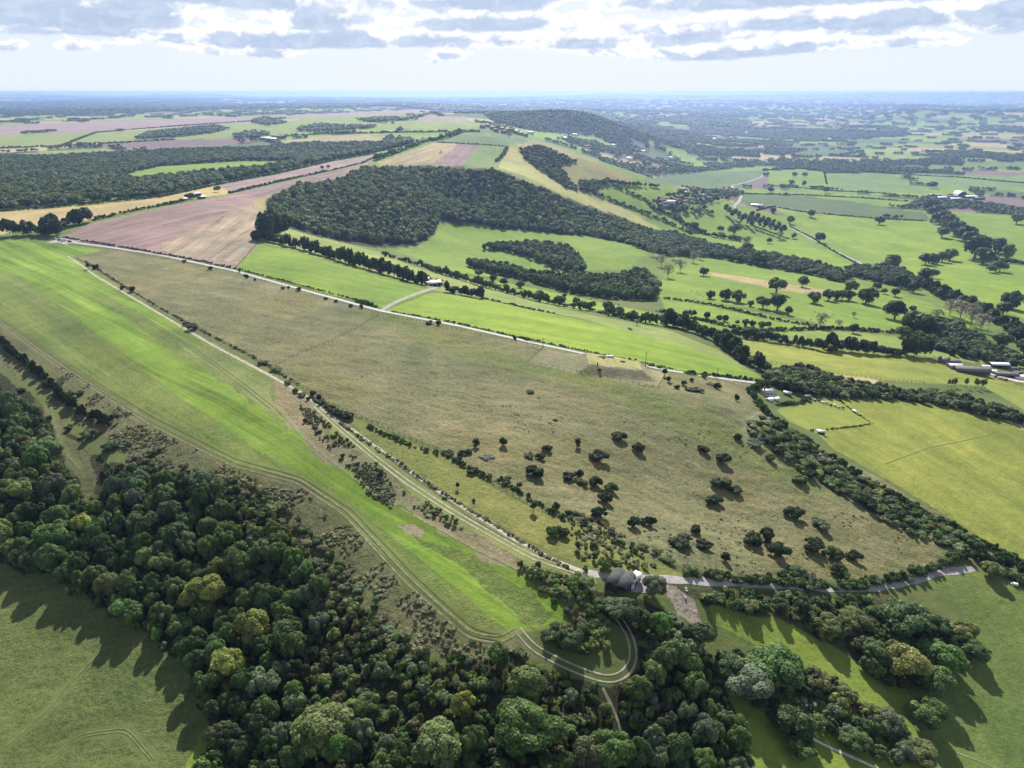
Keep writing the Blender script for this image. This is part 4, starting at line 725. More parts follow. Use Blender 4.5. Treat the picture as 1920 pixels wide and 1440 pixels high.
HANDT=[(388,1135,5.8,12,'yellow','large bright yellow green tree standing out in the middle of the lower wood'),(478,1200,5.2,11,'yellow','broad autumn tinted tree below right of the brightest tree'),(82,855,4.6,9,'green','round bright green tree beside the small clearing at upper left'),(545,1215,4.6,10,'mid','round mid green tree right of the broad autumn tinted tree'),
(432,1270,5.0,10,'yellow','yellow flecked tree hanging over the meadow corner'),(282,1060,3.6,8,'lightg','pale cream green small tree in the left wood'),(110,1025,6.0,11,'green','wide spreading green tree near the left edge'),(990,1400,7.2,12,'green','broad many domed green tree at bottom centre'),(1145,1430,5.2,10,'green','light green domed tree right of the broad bottom one'),
(870,1345,3.0,9,'yellow','slim yellow tree behind the broad bottom centre tree'),(990,1305,4.6,9,'lightg','pale domed tree above the broad bottom centre tree'),(610,1400,6.8,11,'lightg','wide pale green tree at the bottom left of centre'),(820,1425,5.5,10,'lightg','pale green tree at the frame bottom left of the broad one'),(500,1300,4.6,9,'grey','silvery crown beside the yellow flecked tree'),
(1235,1190,3.8,8,'green','fresh green rounded tree between hooked track and chalk yard'),(1260,1250,4.0,9,'mid','tree just below the fresh green rounded one'),(1065,1210,3.4,6,'dark','dark bushy tree inside the hooked track bend'),(935,1250,3.2,8,'dark','dark upright tree below the end of the mown strip'),(45,940,5,10,'lightg','pale green tree at the left margin of the wood'),(1180,1160,4,6.5,'deep','very dark rounded tree south of the barn'),(1158,1146,4.2,4.4,'dark','dark broad tree hiding the front foot of the barn'),(1128,1140,2.6,3.6,'dark','dark low tree at the barn corner nearest the track'),(1205,1175,3,6,'dark','dark round tree beside the chalk yard'),(1225,1108,3.2,6,'grey','grey green tree on the yard beside the barn'),
(1430,1210,6,11,'deep','very dark tree at the top of the lower right copse'),(1450,1260,7,12,'green','big green tree heading the lower right copse'),(1400,1290,6,10,'grey','blue green spreading tree at the left of the lower right copse'),(1360,1240,4,7,'dark','dark round tree on the left end of the lower right copse'),(1475,1230,5,9,'dark','dark crown squeezed behind the big copse tree'),(1590,1290,5.5,9,'mid','round mid green tree halfway down the lower right copse'),(1530,1265,4,6,'olive','olive tree between the two halves of the lower right copse'),(1480,1350,5,9,'dark','dark tree on the shaded lower side of the copse'),(1660,1345,4.5,7,'grey','grey topped tree near the tip of the lower right copse'),(1720,1400,4,5.5,'olive','olive brown bush tree at the tip of the lower right copse'),(1600,1380,4,6,'mid','rounded tree among silvery brambles in the copse'),(1500,1395,3.6,6,'mid','tree above the white chalk scar'),
(1690,1165,8,12,'dark','huge domed dark green tree beside the bend of the lane'),(1545,1165,4.5,7,'olive','olive tree in the middle of the lane side belt'),(1600,1160,5,8,'olive','russet flecked tree left of the huge domed one'),(1640,1225,5,9,'dark','dark tree in the heart of the right hand belt'),(1690,1250,7,13,'yellow','tall yellow green tree in the lower right belt'),(1760,1235,6,11,'green','green domed tree right of the tall yellow green one'),(1800,1180,5,9,'olive','olive tree at the outer right of the belt'),(1745,1280,6,11,'mid','mid green tree in front of the tall yellow green one'),(1655,1280,5.5,10,'mid','mid green tree at the left foot of the belt'),(1590,1215,5,8,'dark','dark tree beside the bright dry valley grass'),(1740,1165,4.5,8,'dark','dark tree behind the huge domed one'),(1820,1215,4.5,8,'dark','dark tree throwing its shadow on the right meadow'),(1735,1335,5.4,9.5,'mid','lone round tree in front of the belt with a long shadow'),(1490,1150,4,6,'mid','tree in the left half of the lane side belt'),(1440,1135,3.4,5,'dark','small dark tree near the yard end of the lane side belt'),(1405,1125,3,4.5,'olive','olive bush tree nearest the chalk yard'),(1345,1130,4,6,'dark','dark spreading tree right of the chalk yard'),(1310,1205,4,7,'dark','dark tree at the lower end of the chalk yard'),
(1858,1075,4.4,7,'olive','olive tree alone at the end of the lane with a long shadow'),(1100,1095,2.2,3.6,'lightg','pale bush tree left of the barn track'),(345,1190,3.4,8,'mid','tree leaning out over the shaded meadow'),(600,1180,3,7,'grey','silvery small tree under the bank'),(690,1340,3.4,7,'mid','tree amid the scrubby middle wood'),(160,1000,3.6,9,'yellow','small yellow green crown near the left edge')]
HANDT=[(a[0],a[1]+(22 if a[0]>1330 and a[0]<1850 else 6),a[2],a[3]*(.8 if a[0]>1330 else .95))+a[4:] for a in HANDT]
GLADE=np.array([(1335,1142),(1420,1150),(1500,1170),(1580,1225),(1660,1295),(1745,1345),(1775,1410),(1745,1405),(1690,1350),(1610,1295),(1560,1268),(1480,1222),(1400,1186)],float)
def off_glade(x,y,h):
    ok=np.ones(len(x),bool)
    for k in (.0,.35,.7,1.0): a_,b_,_=to_px(x,y,zat(x,y)+h*k); ok&=~inside(GLADE,a_,b_)
    return ok
H0=hit([a[0] for a in HANDT],[a[1] for a in HANDT]); okh=off_glade(H0[:,0],H0[:,1],np.array([a[3]*.75 for a in HANDT])); okh|=np.array([a[5].startswith('lone') for a in HANDT]); print('dropped',[a[5] for a,k in zip(HANDT,okh) if not k]); HANDT=[a for a,k in zip(HANDT,okh) if k]
hw=hit([a[0] for a in HANDT],[a[1] for a in HANDT])
for (a,b,ra,h,hue,lab),w in zip(HANDT,hw):
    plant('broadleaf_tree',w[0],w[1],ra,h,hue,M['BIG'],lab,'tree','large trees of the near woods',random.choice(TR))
keep=np.ones(n_,bool)
for (a,b,ra,h,hue,lab),w in zip(HANDT,hw): keep&=np.hypot(xs-w[0],ys-w[1])>ra*.8
xs,ys,rad,hg,small,px,py,dz=[q[keep] for q in (xs,ys,rad,hg,small,px,py,dz)]; n_=len(xs)
size=rad*hg/dz**2*(((px>-20)&(px<1940)&(py<1460))); order=np.argsort(-size); top=order[:235]; rest=order[235:]
print('near wood',n_)
HU=['dark','mid','dark','olive','grey','mid','deep','mid','dark','green','dark','grey','russet','mid','lightg']
for i in top:
    hue=HU[r.integers(len(HU))] if not small[i] else ['olive','mid','grey','dark','lightg'][r.integers(5)]; sz='broad' if rad[i]>3.4 else ('middling' if rad[i]>2.5 else 'small')
    lab=f"{sz} {WORDS[hue]} tree {zone(px[i],py[i])}"; 
    plant('woodland_tree',xs[i],ys[i],rad[i],hg[i],hue,M['BIG'] if rad[i]>2.2 else M['MED'],uniq(lab),'tree','trees of the near wood: '+WORDS[hue]+' '+sz,TR[i%3])
ra_=rest[~small[rest]]; rb_=rest[small[rest]]
mass('woodland',xs[ra_],ys[ra_],rad[ra_],hg[ra_],HU,'MED','the many smaller trees filling the near wood','woodland',seed=31)
mass('woodland_scrub',xs[rb_],ys[rb_],rad[rb_],hg[rb_]*.85,['olive','dullg','mid','grey','dark','olive','lightg','mid'],'MED','low olive scrub trees on the slope below the mown strip','woodland',seed=33)
ux,uy=scatter(WOODP,2.6,302,.9); mass('undergrowth',ux,uy,rr(len(ux),.8,1.8,3),rr(len(ux),1.3,3.4,4),['dark','mid','olive','dullg','grey','brown','deep'],'BUSHM','saplings and brambles under the trees of the near wood','undergrowth',seed=32,unit=1.25)
# right hand belts: filling trees
for lab,po,sp_,seed in [('smaller trees filling the belt beside the lane',[(1440,1135),(1560,1140),(1650,1150),(1760,1165),(1825,1195),(1815,1250),(1780,1290),(1690,1308),(1640,1275),(1570,1215),(1460,1165)],4.6,401),('smaller trees filling the lower right copse',[(1335,1235),(1400,1230),(1470,1250),(1560,1298),(1640,1350),(1735,1420),(1700,1450),(1600,1425),(1520,1395),(1450,1370),(1410,1320),(1360,1275)],4.4,402),('young trees between the hooked track and the chalk yard',[(1200,1225),(1215,1180),(1250,1175),(1320,1215),(1340,1250),(1290,1250)],4.6,403)]:
    x,y=scatter(po,sp_,seed); k_=off_glade(x,y,np.full(len(x),4.5)); x,y=x[k_],y[k_]; mass('woodland',x,y,rr(len(x),1.5,2.8,seed),rr(len(x),2.6,5.2,seed),['dark','mid','olive','deep','grey'],'MED',lab,'woodland',seed=seed)
# ---------------------------------------------------------------- thorn bushes dotted over the rough pasture
def b(px_,py_,w,h=None,hue='deep',k='BUSHN'): return (px_,py_,w,h,hue,k)
BUSH=[b(893,838,17,22),b(878,850,14),b(866,852,14),b(862,862,10),b(912,860,28,12,'grey'),b(943,836,16,20),b(1026,845,18),b(993,857,20,14,'grey'),b(1013,860,18),b(1004,893,32,26),b(1083,838,16,22),b(1122,862,32,24),b(1161,824,28,20),b(1198,845,22,20),b(1066,898,22),b(1085,893,20,18),b(1092,909,22,16,'brown'),b(1115,910,26,22),b(1144,921,30,22,'dark'),b(1135,938,28,24),b(1124,968,28,24),b(1188,986,22,22),b(1207,982,16,14,'dark'),b(1219,986,20,22),b(995,736,15,8,'dark'),b(1042,789,9,5),b(858,917,10,16),b(888,942,8,10),
b(1317,846,20,14),b(1357,866,22,20),b(1384,824,18,14),b(1353,912,32,22,'dark'),b(1378,921,24,14),b(1338,946,30,22),b(1488,969,30,24),b(1535,986,34,18,'grey'),b(1280,1024,40,26),b(1304,998,20,18),b(1321,1026,28,20),b(1411,1020,32,26),b(1437,1014,26,28),b(1361,1050,18,18),b(1459,1042,38,30),b(1523,1030,34,26),b(1559,1045,32,24,'dark'),b(1600,1048,26,20),b(1569,1076,26,22,'dark'),b(1584,1084,18,14,'green'),b(1469,1083,22,18,'dark'),b(1496,1080,34,22,'dark'),b(1520,1085,20,14,'brown'),
b(1269,728,12),b(1281,722,14),b(1297,716,12),b(1300,732,28,12),b(1320,708,10),b(1344,728,16),b(1330,722,18,8,'brown'),b(1380,751,12,14),b(1417,832,30,12,'dark'),b(1246,706,12,18),b(1253,716,10,14),
b(166,505,9,12),b(1440,830,28,18),b(1460,850,22,16),b(1455,805,24,16),b(1500,905,26,18,'olive'),b(1520,895,20,16),b(1498,880,16,12,'lightg'),b(1530,880,14,14,'lightg'),b(1512,872,14,12,'lightg'),b(1445,862,18,14,'olive'),b(1478,858,22,14,'grey'),b(1605,935,34,22,'mid'),b(1575,925,22,14,'mid'),b(1630,955,24,20),b(1660,965,20,14),
b(179,505,10,10),b(229,543,8,8),b(247,547,12,12),b(350,610,12,8),b(362,617,20,14,'brown'),b(495,682,20,9),b(518,695,22,10,'dark'),
b(450,510,7,8),b(345,492,9,6),b(395,505,11,7),b(462,522,8,10),b(478,526,6,5),b(530,542,7,6),b(560,545,10,9),b(541,541,6,6),b(610,562,10,6),b(630,566,8,6),b(657,575,10,7),b(678,578,9,9),b(806,607,18,9),b(822,610,12,11),b(966,637,8,9),b(988,637,16,8),b(1000,640,16,5),
b(1129,670,14,4),b(1125,696,6,7),b(1168,679,12,4),b(1235,690,12,6),b(1220,686,14,7),
b(555,735,14,10,'dark'),b(568,742,18,10,'grey'),b(540,720,14,8,'dark'),b(577,750,10,8),b(571,792,9,9),b(590,802,14,9,'heath'),b(598,812,13,9,'brown'),b(642,858,9,10),b(640,862,10,6),b(715,892,14,18,'mid'),b(835,935,12,6),
b(860,855,10,10),b(885,885,20,14),b(842,852,20,12),b(905,890,12,10,'dark'),b(951,903,18,14,'dark'),b(940,898,10,8),b(974,917,14,18,'dark'),b(1000,960,16,26,'dark'),b(1041,955,16,18,'dark'),b(1066,965,12,12,'dark'),b(1096,985,20,16,'dark'),b(1145,1000,16,12,'dark'),
b(1185,1022,12,10,'grey'),b(1205,1030,22,14,'mid'),b(1228,1040,20,14,'mid'),b(1250,1052,30,16,'green'),b(1290,1068,34,16,'lightg'),b(1325,1078,24,12,'green'),b(1350,1078,16,12,'olive'),
b(1040,1006,30,26,'dark'),b(1056,1004,20,20,'dark'),b(1083,1032,14,22,'dark'),b(1136,1066,24,28,'lightg'),b(1155,1068,20,22,'lightg'),b(1115,1050,13,20,'mid'),b(1112,1028,12,14,'dark'),b(1176,1052,16,20,'grey'),b(1098,1070,12,12,'olive'),
b(988,1078,10,12,'mid'),b(1020,1107,18,12,'dark'),b(1040,1128,16,12,'dark'),b(1065,1150,20,14,'dark'),b(1010,1060,12,10,'dark'),b(975,1225,26,14,'mid'),b(1025,1195,28,18,'dark'),b(1055,1205,34,20,'deep'),b(1090,1190,34,24,'dark'),b(1110,1175,24,20,'mid'),
b(60,695,14,16,'dark'),b(86,727,12,14,'dark'),b(150,740,16,10,'dark'),b(135,745,14,12,'mid'),b(222,790,12,16,'dark'),b(212,790,10,16,'dark'),b(200,790,10,16,'mid'),b(160,815,14,10,'dark'),b(170,820,24,18,'olive'),b(95,790,10,12,'dark'),b(130,805,14,10,'dark'),b(35,735,16,10,'deep'),b(205,845,26,18,'dark'),b(255,865,30,18,'brown'),b(290,850,24,14,'grey'),b(240,835,14,10,'brown')]
hw=hit([q[0] for q in BUSH],[q[1] for q in BUSH])
def where(px_,py_):
    if px_<260 and py_>600: return 'by the gully left of the airfield'
    if py_<600 and px_<720: return 'beside the pale road above the rough pasture' if py_>488 and px_>330 else 'on the far left fence of the rough pasture'
    if py_<745 and px_<1000 and px_>480 and py_>670: return 'along the chalk track fence'
    if py_<720 and px_<1260: return 'near the road by the grassed reservoir'
    if px_>1260 and py_<760: return 'at the top right corner of the rough pasture'
    if px_>1400 and py_<970: return 'at the thicket right of the rough pasture'
    if px_<760 and py_<900: return 'on the pale bank beside the chalk track'
    if 960<px_<1200 and py_>990: return 'in the brambly corner above the barn' if py_<1090 else 'inside the bend of the hooked track'
    if px_>1180 and py_>1020 : return 'just above the lane'
    if py_>960: return 'low down on the rough pasture'
    if px_>1180: return 'on the right half of the rough pasture'
    return 'in the middle of the rough pasture'
for i,((a,c,w_,h_,hue,kk),w) in enumerate(zip(BUSH,hw)):
    D=math.hypot(w[0],w[1],CAMZ-float(zat(*w))); ra=w_*D/F/2*1.0; cosd=math.hypot(*w)/D; h_=h_ or w_*.8
    hgt=max(.8,(h_*D/F-ra*.9*math.sqrt(1-cosd**2))/cosd); hgt=min(hgt,4.2*ra+1)
    tall=hgt>2.4*ra; sz='large' if ra>2.6 else ('middling' if ra>1.5 else 'small'); pos_=f" {['nearest','farther'][c<900]}" if 0 else ''
    cr=M['TALLN'] if tall else (M['BUSHN'] if ra>1.2 and D<330 else M['BUSHM'])
    lab=uniq(f"{sz} {'upright ' if tall else ''}{WORDS.get(hue,'brownish' if hue!='grey' else 'grey green')} thorn {where(a,c)}")
    plant('thorn_bush',w[0],w[1],ra,hgt,hue,cr,lab,'bush','thorn bushes '+where(a,c),TR[i%3],unit=4.3 if tall else 1.25)
# ---------------------------------------------------------------- field trees in the green valley
OAK=[(1332,560,16),(1359,563,22),(1383,567,24),(1407,575,11),(1430,578,24),(1457,582,32),(1477,590,15),(1455,550,32),(1504,538,20),(1525,568,22),(1553,563,20),(1566,562,16),(1578,562,18),(1592,563,18),(1594,547,22),(1623,569,30),(1677,598,34),(1710,586,12),(1644,544,14),(1657,551,10),(1678,556,14),(1494,511,12),(1319,517,16),(1421,497,28),(1669,501,24),(1657,504,12),(1735,496,20),(1750,494,18),(1766,491,18),(1781,488,20),(1841,494,28),(1827,484,38),(1858,511,12),(1874,509,18),(1885,484,24),(1866,474,26),(1735,528,24),(1747,521,16),(1893,578,30),(1284,594,12),(1297,594,14),(1325,599,14),(1348,603,12),(1360,603,12),(1382,609,8),(1397,611,12),(1411,613,12),(1427,615,12),(1439,615,12),(1409,632,20),(1430,636,12),(1600,624,16),(1712,624,40),(1735,630,40),(1640,514,16),(1770,560,20),(1790,568,22),(1810,578,24),(1835,590,22),(1860,600,20),(1690,540,24),(1712,548,20),(1520,407,14),(1649,421,14),(1480,419,14),(1450,399,10),(1536,454,18),(1487,447,10),(1766,445,18),(1508,332,9),(1489,332,9),(1506,349,10),(1484,347,10),(1549,362,12),(1467,355,10),(1444,361,10),(1747,353,12),(1442,456,10),(1350,435,12),(1376,440,22),(1300,430,14),(1745,398,22),(1752,409,24),(1762,420,24),(1775,430,26),(1790,441,26),(1806,450,26),(1818,462,26),(1835,470,28),(1905,420,18),(1880,590,22),(1905,640,24),(1880,650,24),(1920,665,26),(1690,632,20),(1335,470,14),(1400,473,18),(975,540,14),(1012,560,17),(1080,572,15),(945,535,14),(1140,585,20),(1160,592,18),(1185,600,18),(1218,604,12),(1240,606,16),(1262,612,22),(1280,616,18),(1305,625,20),(898,519,16),(925,528,14),(884,497,13),(408,360,11),(604,318,7),(616,316,6),(360,373,10),(620,345,6),(560,372,0),(855,547,10),(848,520,8),(1110,578,14),(1058,560,10)]
OAK=[o for o in OAK if o[2]>0]; hw=hit([q[0] for q in OAK],[q[1] for q in OAK])
MARKS=[((1455,560),'among the parkland oaks'),((1560,562),'in the row of oaks casting long shadows'),((1670,590),'by the stream thicket'),((1760,490),'in the big bright pasture'),((1840,484),'by the far right hedge'),((1350,600),'in the lower parkland hedge'),((1790,440),'on the tree lined hedge at right'),((1500,345),'in the distant square green field'),((1530,430),'in the bright field beyond the lane'),((1880,640),'near the right hand stream'),((1200,600),'on the hedge below the combe pasture'),((950,535),'by the roadside farm slope'),((500,340),'on the hedge between plough and stubble'),((1720,625),'in front of the grey leafless trees'),((1420,630),'by the yellow green field corner'),((1340,450),'near the village lane'),((1750,350),'by the distant farm dome')]
for i,((a,c,w_),w) in enumerate(zip(OAK,hw)):
    D=math.hypot(w[0],w[1],CAMZ-float(zat(*w))); ra=w_*D/F/2*1.15; hgt=ra*1.55+1.2; hue=['dark','deep','mid','dark','olive'][i%5]
    sz='spreading' if ra>6 else ('rounded' if ra>4 else 'small'); mk=min(MARKS,key=lambda m_:math.hypot(m_[0][0]-a,m_[0][1]-c))[1]
    plant('field_tree',w[0],w[1],ra,hgt,hue,M['MED'] if D<900 else M['SML'],uniq(f"{sz} {WORDS[hue]} field tree {mk}"),'tree','field trees '+mk,TR[i%3],parts=w_>13,unit=1.95)
# leafless and silvery trees
BARE=[(1224,480,20),(1240,500,22),(1262,486,18),(1285,480,20),(1300,492,18),(1252,520,24),(1275,510,22),(1225,545,26),(1210,560,24),(1312,486,16),(1538,614,26),(1754,604,22),(1780,590,26),(1800,598,30),(1820,610,34),(1838,622,30),(1399,466,22),(1461,449,14),(1194,610,12),(1572,614,14),(1600,595,10)]
hw=hit([q[0] for q in BARE],[q[1] for q in BARE])
for i,((a,c,w_),w) in enumerate(zip(BARE,hw)):
    D=math.hypot(w[0],w[1],CAMZ); ra=w_*D/F/2; e=plant('leafless_tree',w[0],w[1],ra,ra*2.1,'bare',M['SPARSE'],uniq('grey leafless tree '+('at the mouth of the combe' if a<1330 else 'by the bare patch near the stream' if a>1700 else 'on the valley hedge line')),'tree','grey leafless trees',TW[i%3])
# poplars
POP=[(1777,727,5,16),(1783,727,5,16),(1789,726,6,16),(1810,728,6,19),(1828,730,6,20),(1834,727,5,14),(1840,729,5,16),(1845,729,5,18)]
hw=hit([q[0] for q in POP],[q[1] for q in POP])
for i,((a,c,w_,h_),w) in enumerate(zip(POP,hw)):
    D=math.hypot(w[0],w[1],CAMZ); plant('poplar_tree',w[0],w[1],w_*D/F/2*1.35,h_*D/F/.93,'lightg' if i%2 else 'olive',M['TALLS'],['first','second','third','fourth','fifth','sixth','seventh','eighth'][i]+' slim poplar from the left below the farm','tree','slim poplars below the farm',TR[i%3],unit=4.9)
PB=[(1360+6*i,402+int(2.9*i)+(i%3)*3,11,20) for i in range(9)]+[(1408+5*i,418+int(2.0*i)+(i%2)*6,12,22) for i in range(13)]
hw=hit([q[0] for q in PB],[q[1] for q in PB])
for i,((a,c,w_,h_),w) in enumerate(zip(PB,hw)):
    D=math.hypot(w[0],w[1],CAMZ); plant('poplar_tree',w[0],w[1],w_*D/F/2,h_*D/F,['dark','grey','deep'][i%3],M['TALLS'],uniq('tall grey green poplar in the shelter belt beside the valley lane'),'tree','poplars in the valley shelter belt',TR[i%3],unit=4.9,parts=False)
# ---------------------------------------------------------------- hedges
def H(pts,r_,h_,lab,hue='dark',**k): return hedge('hedge',pts,r_,h_,lab,hue,**k)
H([(118,446),(210,461),(330,482),(440,504)],1.0,1.7,'dark clipped hedge between the ploughed field and the pale road','deep')
H([(442,504),(520,524),(600,545),(700,571)],.8,1.2,'low hedge on the far verge of the road before the farm turning','deep')
H([(668,566),(690,571),(708,577)],1.6,2.4,'bushy end of hedge at the farm turning','dark')
H([(735,585),(850,605),(960,630),(1060,651)],.7,1.0,'low dark hedge beyond the road after the farm turning','deep')
H([(1060,651),(1170,672),(1260,692)],.6,.8,'thin hedge line behind the road opposite the reservoir','deep')
H([(1285,700),(1350,706),(1400,712),(1430,716)],1.2,1.8,'scrappy roadside hedge leading to the white house','mid')
H([(175,414),(250,396),(345,378)],1.9,3.0,'dark hedge between tan stubble and ploughed field, left length','deep')
H([(430,363),(520,342),(610,322)],1.9,3.0,'dark hedge between tan stubble and ploughed field, right length','deep')
H([(612,322),(680,306),(700,296)],1.6,2.4,'thin hedge climbing to the stubble hill','dark')
H([(0,397),(150,385),(300,370),(410,346),(520,326),(620,303),(700,289)],2.4,3.4,'continuous hedge along the foot of the long valley wood','dark')
H([(15,442),(60,440),(110,442)],5.5,7.5,'thick clump of trees left of the car park','deep',cat='tree belt',sets=MED,spacing=.8)
H([(80,440),(130,425),(175,414)],5,7.5,'taller tree clump running up beside the ploughed field','deep',cat='tree belt',sets=MED,spacing=.8)
H([(488,452),(505,442),(540,440)],6,11,'bulky head of the tree belt at the top of the slope','deep',cat='tree belt',sets=MED,spacing=.8)
H([(500,452),(560,466),(620,484),(680,502),(730,516),(768,528),(790,532)],3.8,9.5,'tree belt stepping down to the white farm shed','deep',cat='tree belt',sets=SML,spacing=.75)
H([(712,478),(750,488),(800,502),(815,510)],3.2,5,'dark hedge on the lip of the combe pasture','dark')
H([(820,512),(850,520),(900,536),(960,552),(1010,566),(1060,575),(1120,586),(1180,600),(1250,612)],3.4,6.0,'bushy hedge under the combe pasture','dark',sets=SML,ragged=.6)
H([(840,548),(865,553),(900,560)],3.2,5,'clump of dark bushes right of the white farm shed','deep',sets=MED,spacing=.7)
H([(905,560),(960,572),(1002,582)],1.3,1.6,'thin low hedge running right from the dark clump','deep')
H([(1010,583),(1040,589)],1.2,1.5,'short scrap of hedge past the gap','dark')
H([(1250,610),(1300,624),(1340,640),(1372,662),(1395,680),(1440,700)],3.6,6,'rounded hedge trees descending to the white house','deep',sets=MED,spacing=.75,ragged=.5)
H([(1368,630),(1440,640),(1520,652),(1560,662)],2.6,3.6,'hedge along the top of the long yellow green field','dark',sets=SML,ragged=.5)
H([(1548,655),(1600,660),(1660,666),(1740,668)],3.6,6,'row of round dark bushes left of the big farm','deep',sets=MED,spacing=.8)
H([(1245,560),(1330,572),(1400,588),(1460,602),(1530,613)],1.6,2.4,'low dark hedge through the middle of the parkland','deep')
H([(1235,585),(1310,600),(1400,622),(1470,620),(1560,617),(1700,625)],2.2,2.6,'wavy dark hedge below the parkland','deep')
H([(1700,640),(1760,655),(1830,668),(1900,690)],3,4.5,'stream side hedge right of the paddocks','deep',sets=SML)
H([(1720,534),(1760,556),(1800,574),(1850,596),(1900,625),(1950,655)],4.2,7,'belt of bushes along the valley lane at right','deep',sets=MED,spacing=.9,ragged=.5)
H([(1480,425),(1520,445),(1560,470),(1610,497)],1.5,2.2,'hedge lining the straight valley lane','deep')
H([(1418,395),(1450,388),(1500,397),(1560,403),(1640,410),(1735,415)],2.2,2.8,'hedge between the dark crop and the bright pasture','deep')
H([(1380,364),(1500,366),(1620,372),(1700,378)],2.4,3.5,'hedge above the dark crop field','deep')
H([(1430,320),(1500,316),(1545,322),(1550,346)],2.6,4,'hedge round the square green field','deep')
H([(1440,347),(1500,353),(1560,358),(1680,364)],2.4,3,'hedge below the square green field','deep')
H([(1545,325),(1620,322),(1700,328),(1800,333),(1930,345)],2.6,3.6,'long hedge crossing the pale crop fields at right','deep')
H([(1740,392),(1765,415),(1800,440),(1830,462),(1850,480)],5.5,9,'thick rounded trees dividing the two bright pastures','deep',cat='tree belt',sets=MED,spacing=1.)
H([(1845,482),(1880,492),(1930,498)],3,5,'dark hedge running off right above the big pasture','deep',sets=SML)
H([(1225,392),(1260,405),(1290,425),(1330,442),(1400,455)],4,6,'tree hedge down from the village to the dark belt','deep',sets=SML)
H([(1150,350),(1175,360),(1210,375),(1225,392)],3.6,5,'hedge on the near side of the hill foot pastures','dark',sets=SML)
H([(1110,362),(1150,378),(1190,393),(1240,412),(1300,440)],3.4,5,'bushy hedge behind the pale spur','dark',sets=SML,ragged=.6)
H([(1440,722),(1405,733),(1425,765),(1450,790)],1.8,3,'hedge beside the garden of the white house','dark')
H([(1455,760),(1500,757),(1515,745),(1516,756)],1.2,1.8,'small garden hedge below the white house','dark')
H([(1452,790),(1540,846),(1640,912),(1740,968),(1860,1030),(1940,1065)],1.5,2.0,'ragged hedge between thicket and yellow pasture','dark',sets=BUSHM,ragged=.7)
H([(1575,752),(1600,772),(1632,792)],.5,.9,'thin hedge round the paddock with the white trailer','deep')
H([(1520,808),(1570,804),(1630,796)],.6,.8,'straggling hedge along the bottom of the paddock','mid')
H([(1290,1078),(1400,1090),(1500,1098),(1600,1100),(1680,1090),(1740,1070),(1800,1048)],1.9,2.4,'dense hedge following the upper edge of the lane','dark',sets=BUSHM)
H([(1800,1046),(1840,1052),(1890,1062),(1950,1092)],2.2,3.4,'thick hedge at the lane end on the far right','deep',sets=BUSHM)
H([(1868,1072),(1900,1085),(1950,1110)],2.4,2.6,'smooth rounded hedge by the white van','olive',sets=BUSHM,spacing=.6)
H([(-40,590),(0,636),(25,665),(60,692),(95,722),(120,752),(160,780),(205,800)],1.5,3.6,'ragged dark hedge down the gully left of the airfield','deep',sets=BUSHM,ragged=.6)
H([(636,792),(700,838),(760,876),(830,925),(900,968)],.8,.75,'dark bramble line beside the chalk track, upper length','brown',sets=BUSHS)
H([(900,968),(960,1004),(1020,1040),(1068,1066)],.8,.75,'dark bramble line beside the chalk track, lower length','brown',sets=BUSHS)
H([(585,740),(605,758),(635,778),(655,785)],1.7,1.8,'dark bramble clump where the track meets the fence','deep',sets=BUSHM)
H([(160,490),(230,535),(300,578),(400,632),(480,672),(560,722)],.8,.9,'low broken scrub line on the left fence of the rough pasture','dullg',sets=BUSHS,ragged=.9)
H([(690,800),(780,840),(830,852),(880,880),(960,915),(1040,965),(1150,1015),(1200,1040)],.9,1.1,'low broken scrub line on the lower fence of the rough pasture','dark',sets=BUSHS,ragged=.9)
H([(930,303),(945,290),(950,278)],3,4,'hedge down the side of the pale green hill field','dark')
H([(952,275),(900,271),(820,267)],1.6,1.8,'fence hedge under the dark green hill field','deep')
H([(705,300),(740,288),(790,270),(840,258),(870,248)],6,8,'tree hedge climbing the left shoulder of the hill','dark',sets=SML)
H([(0,279),(100,275),(230,268),(330,262)],5,5,'hedge in front of the long plateau pasture','deep')
H([(110,276),(180,249),(250,243),(400,232),(480,227)],4,4,'thin hedge between mauve stubble and pale pasture','deep')
H([(490,258),(600,252),(700,250),(780,248),(900,247)],5,5,'hedge crossing in front of the hill village','deep')
H([(1190,765),(1200,765),(1210,766)],.1,.1,'x') if 0 else None
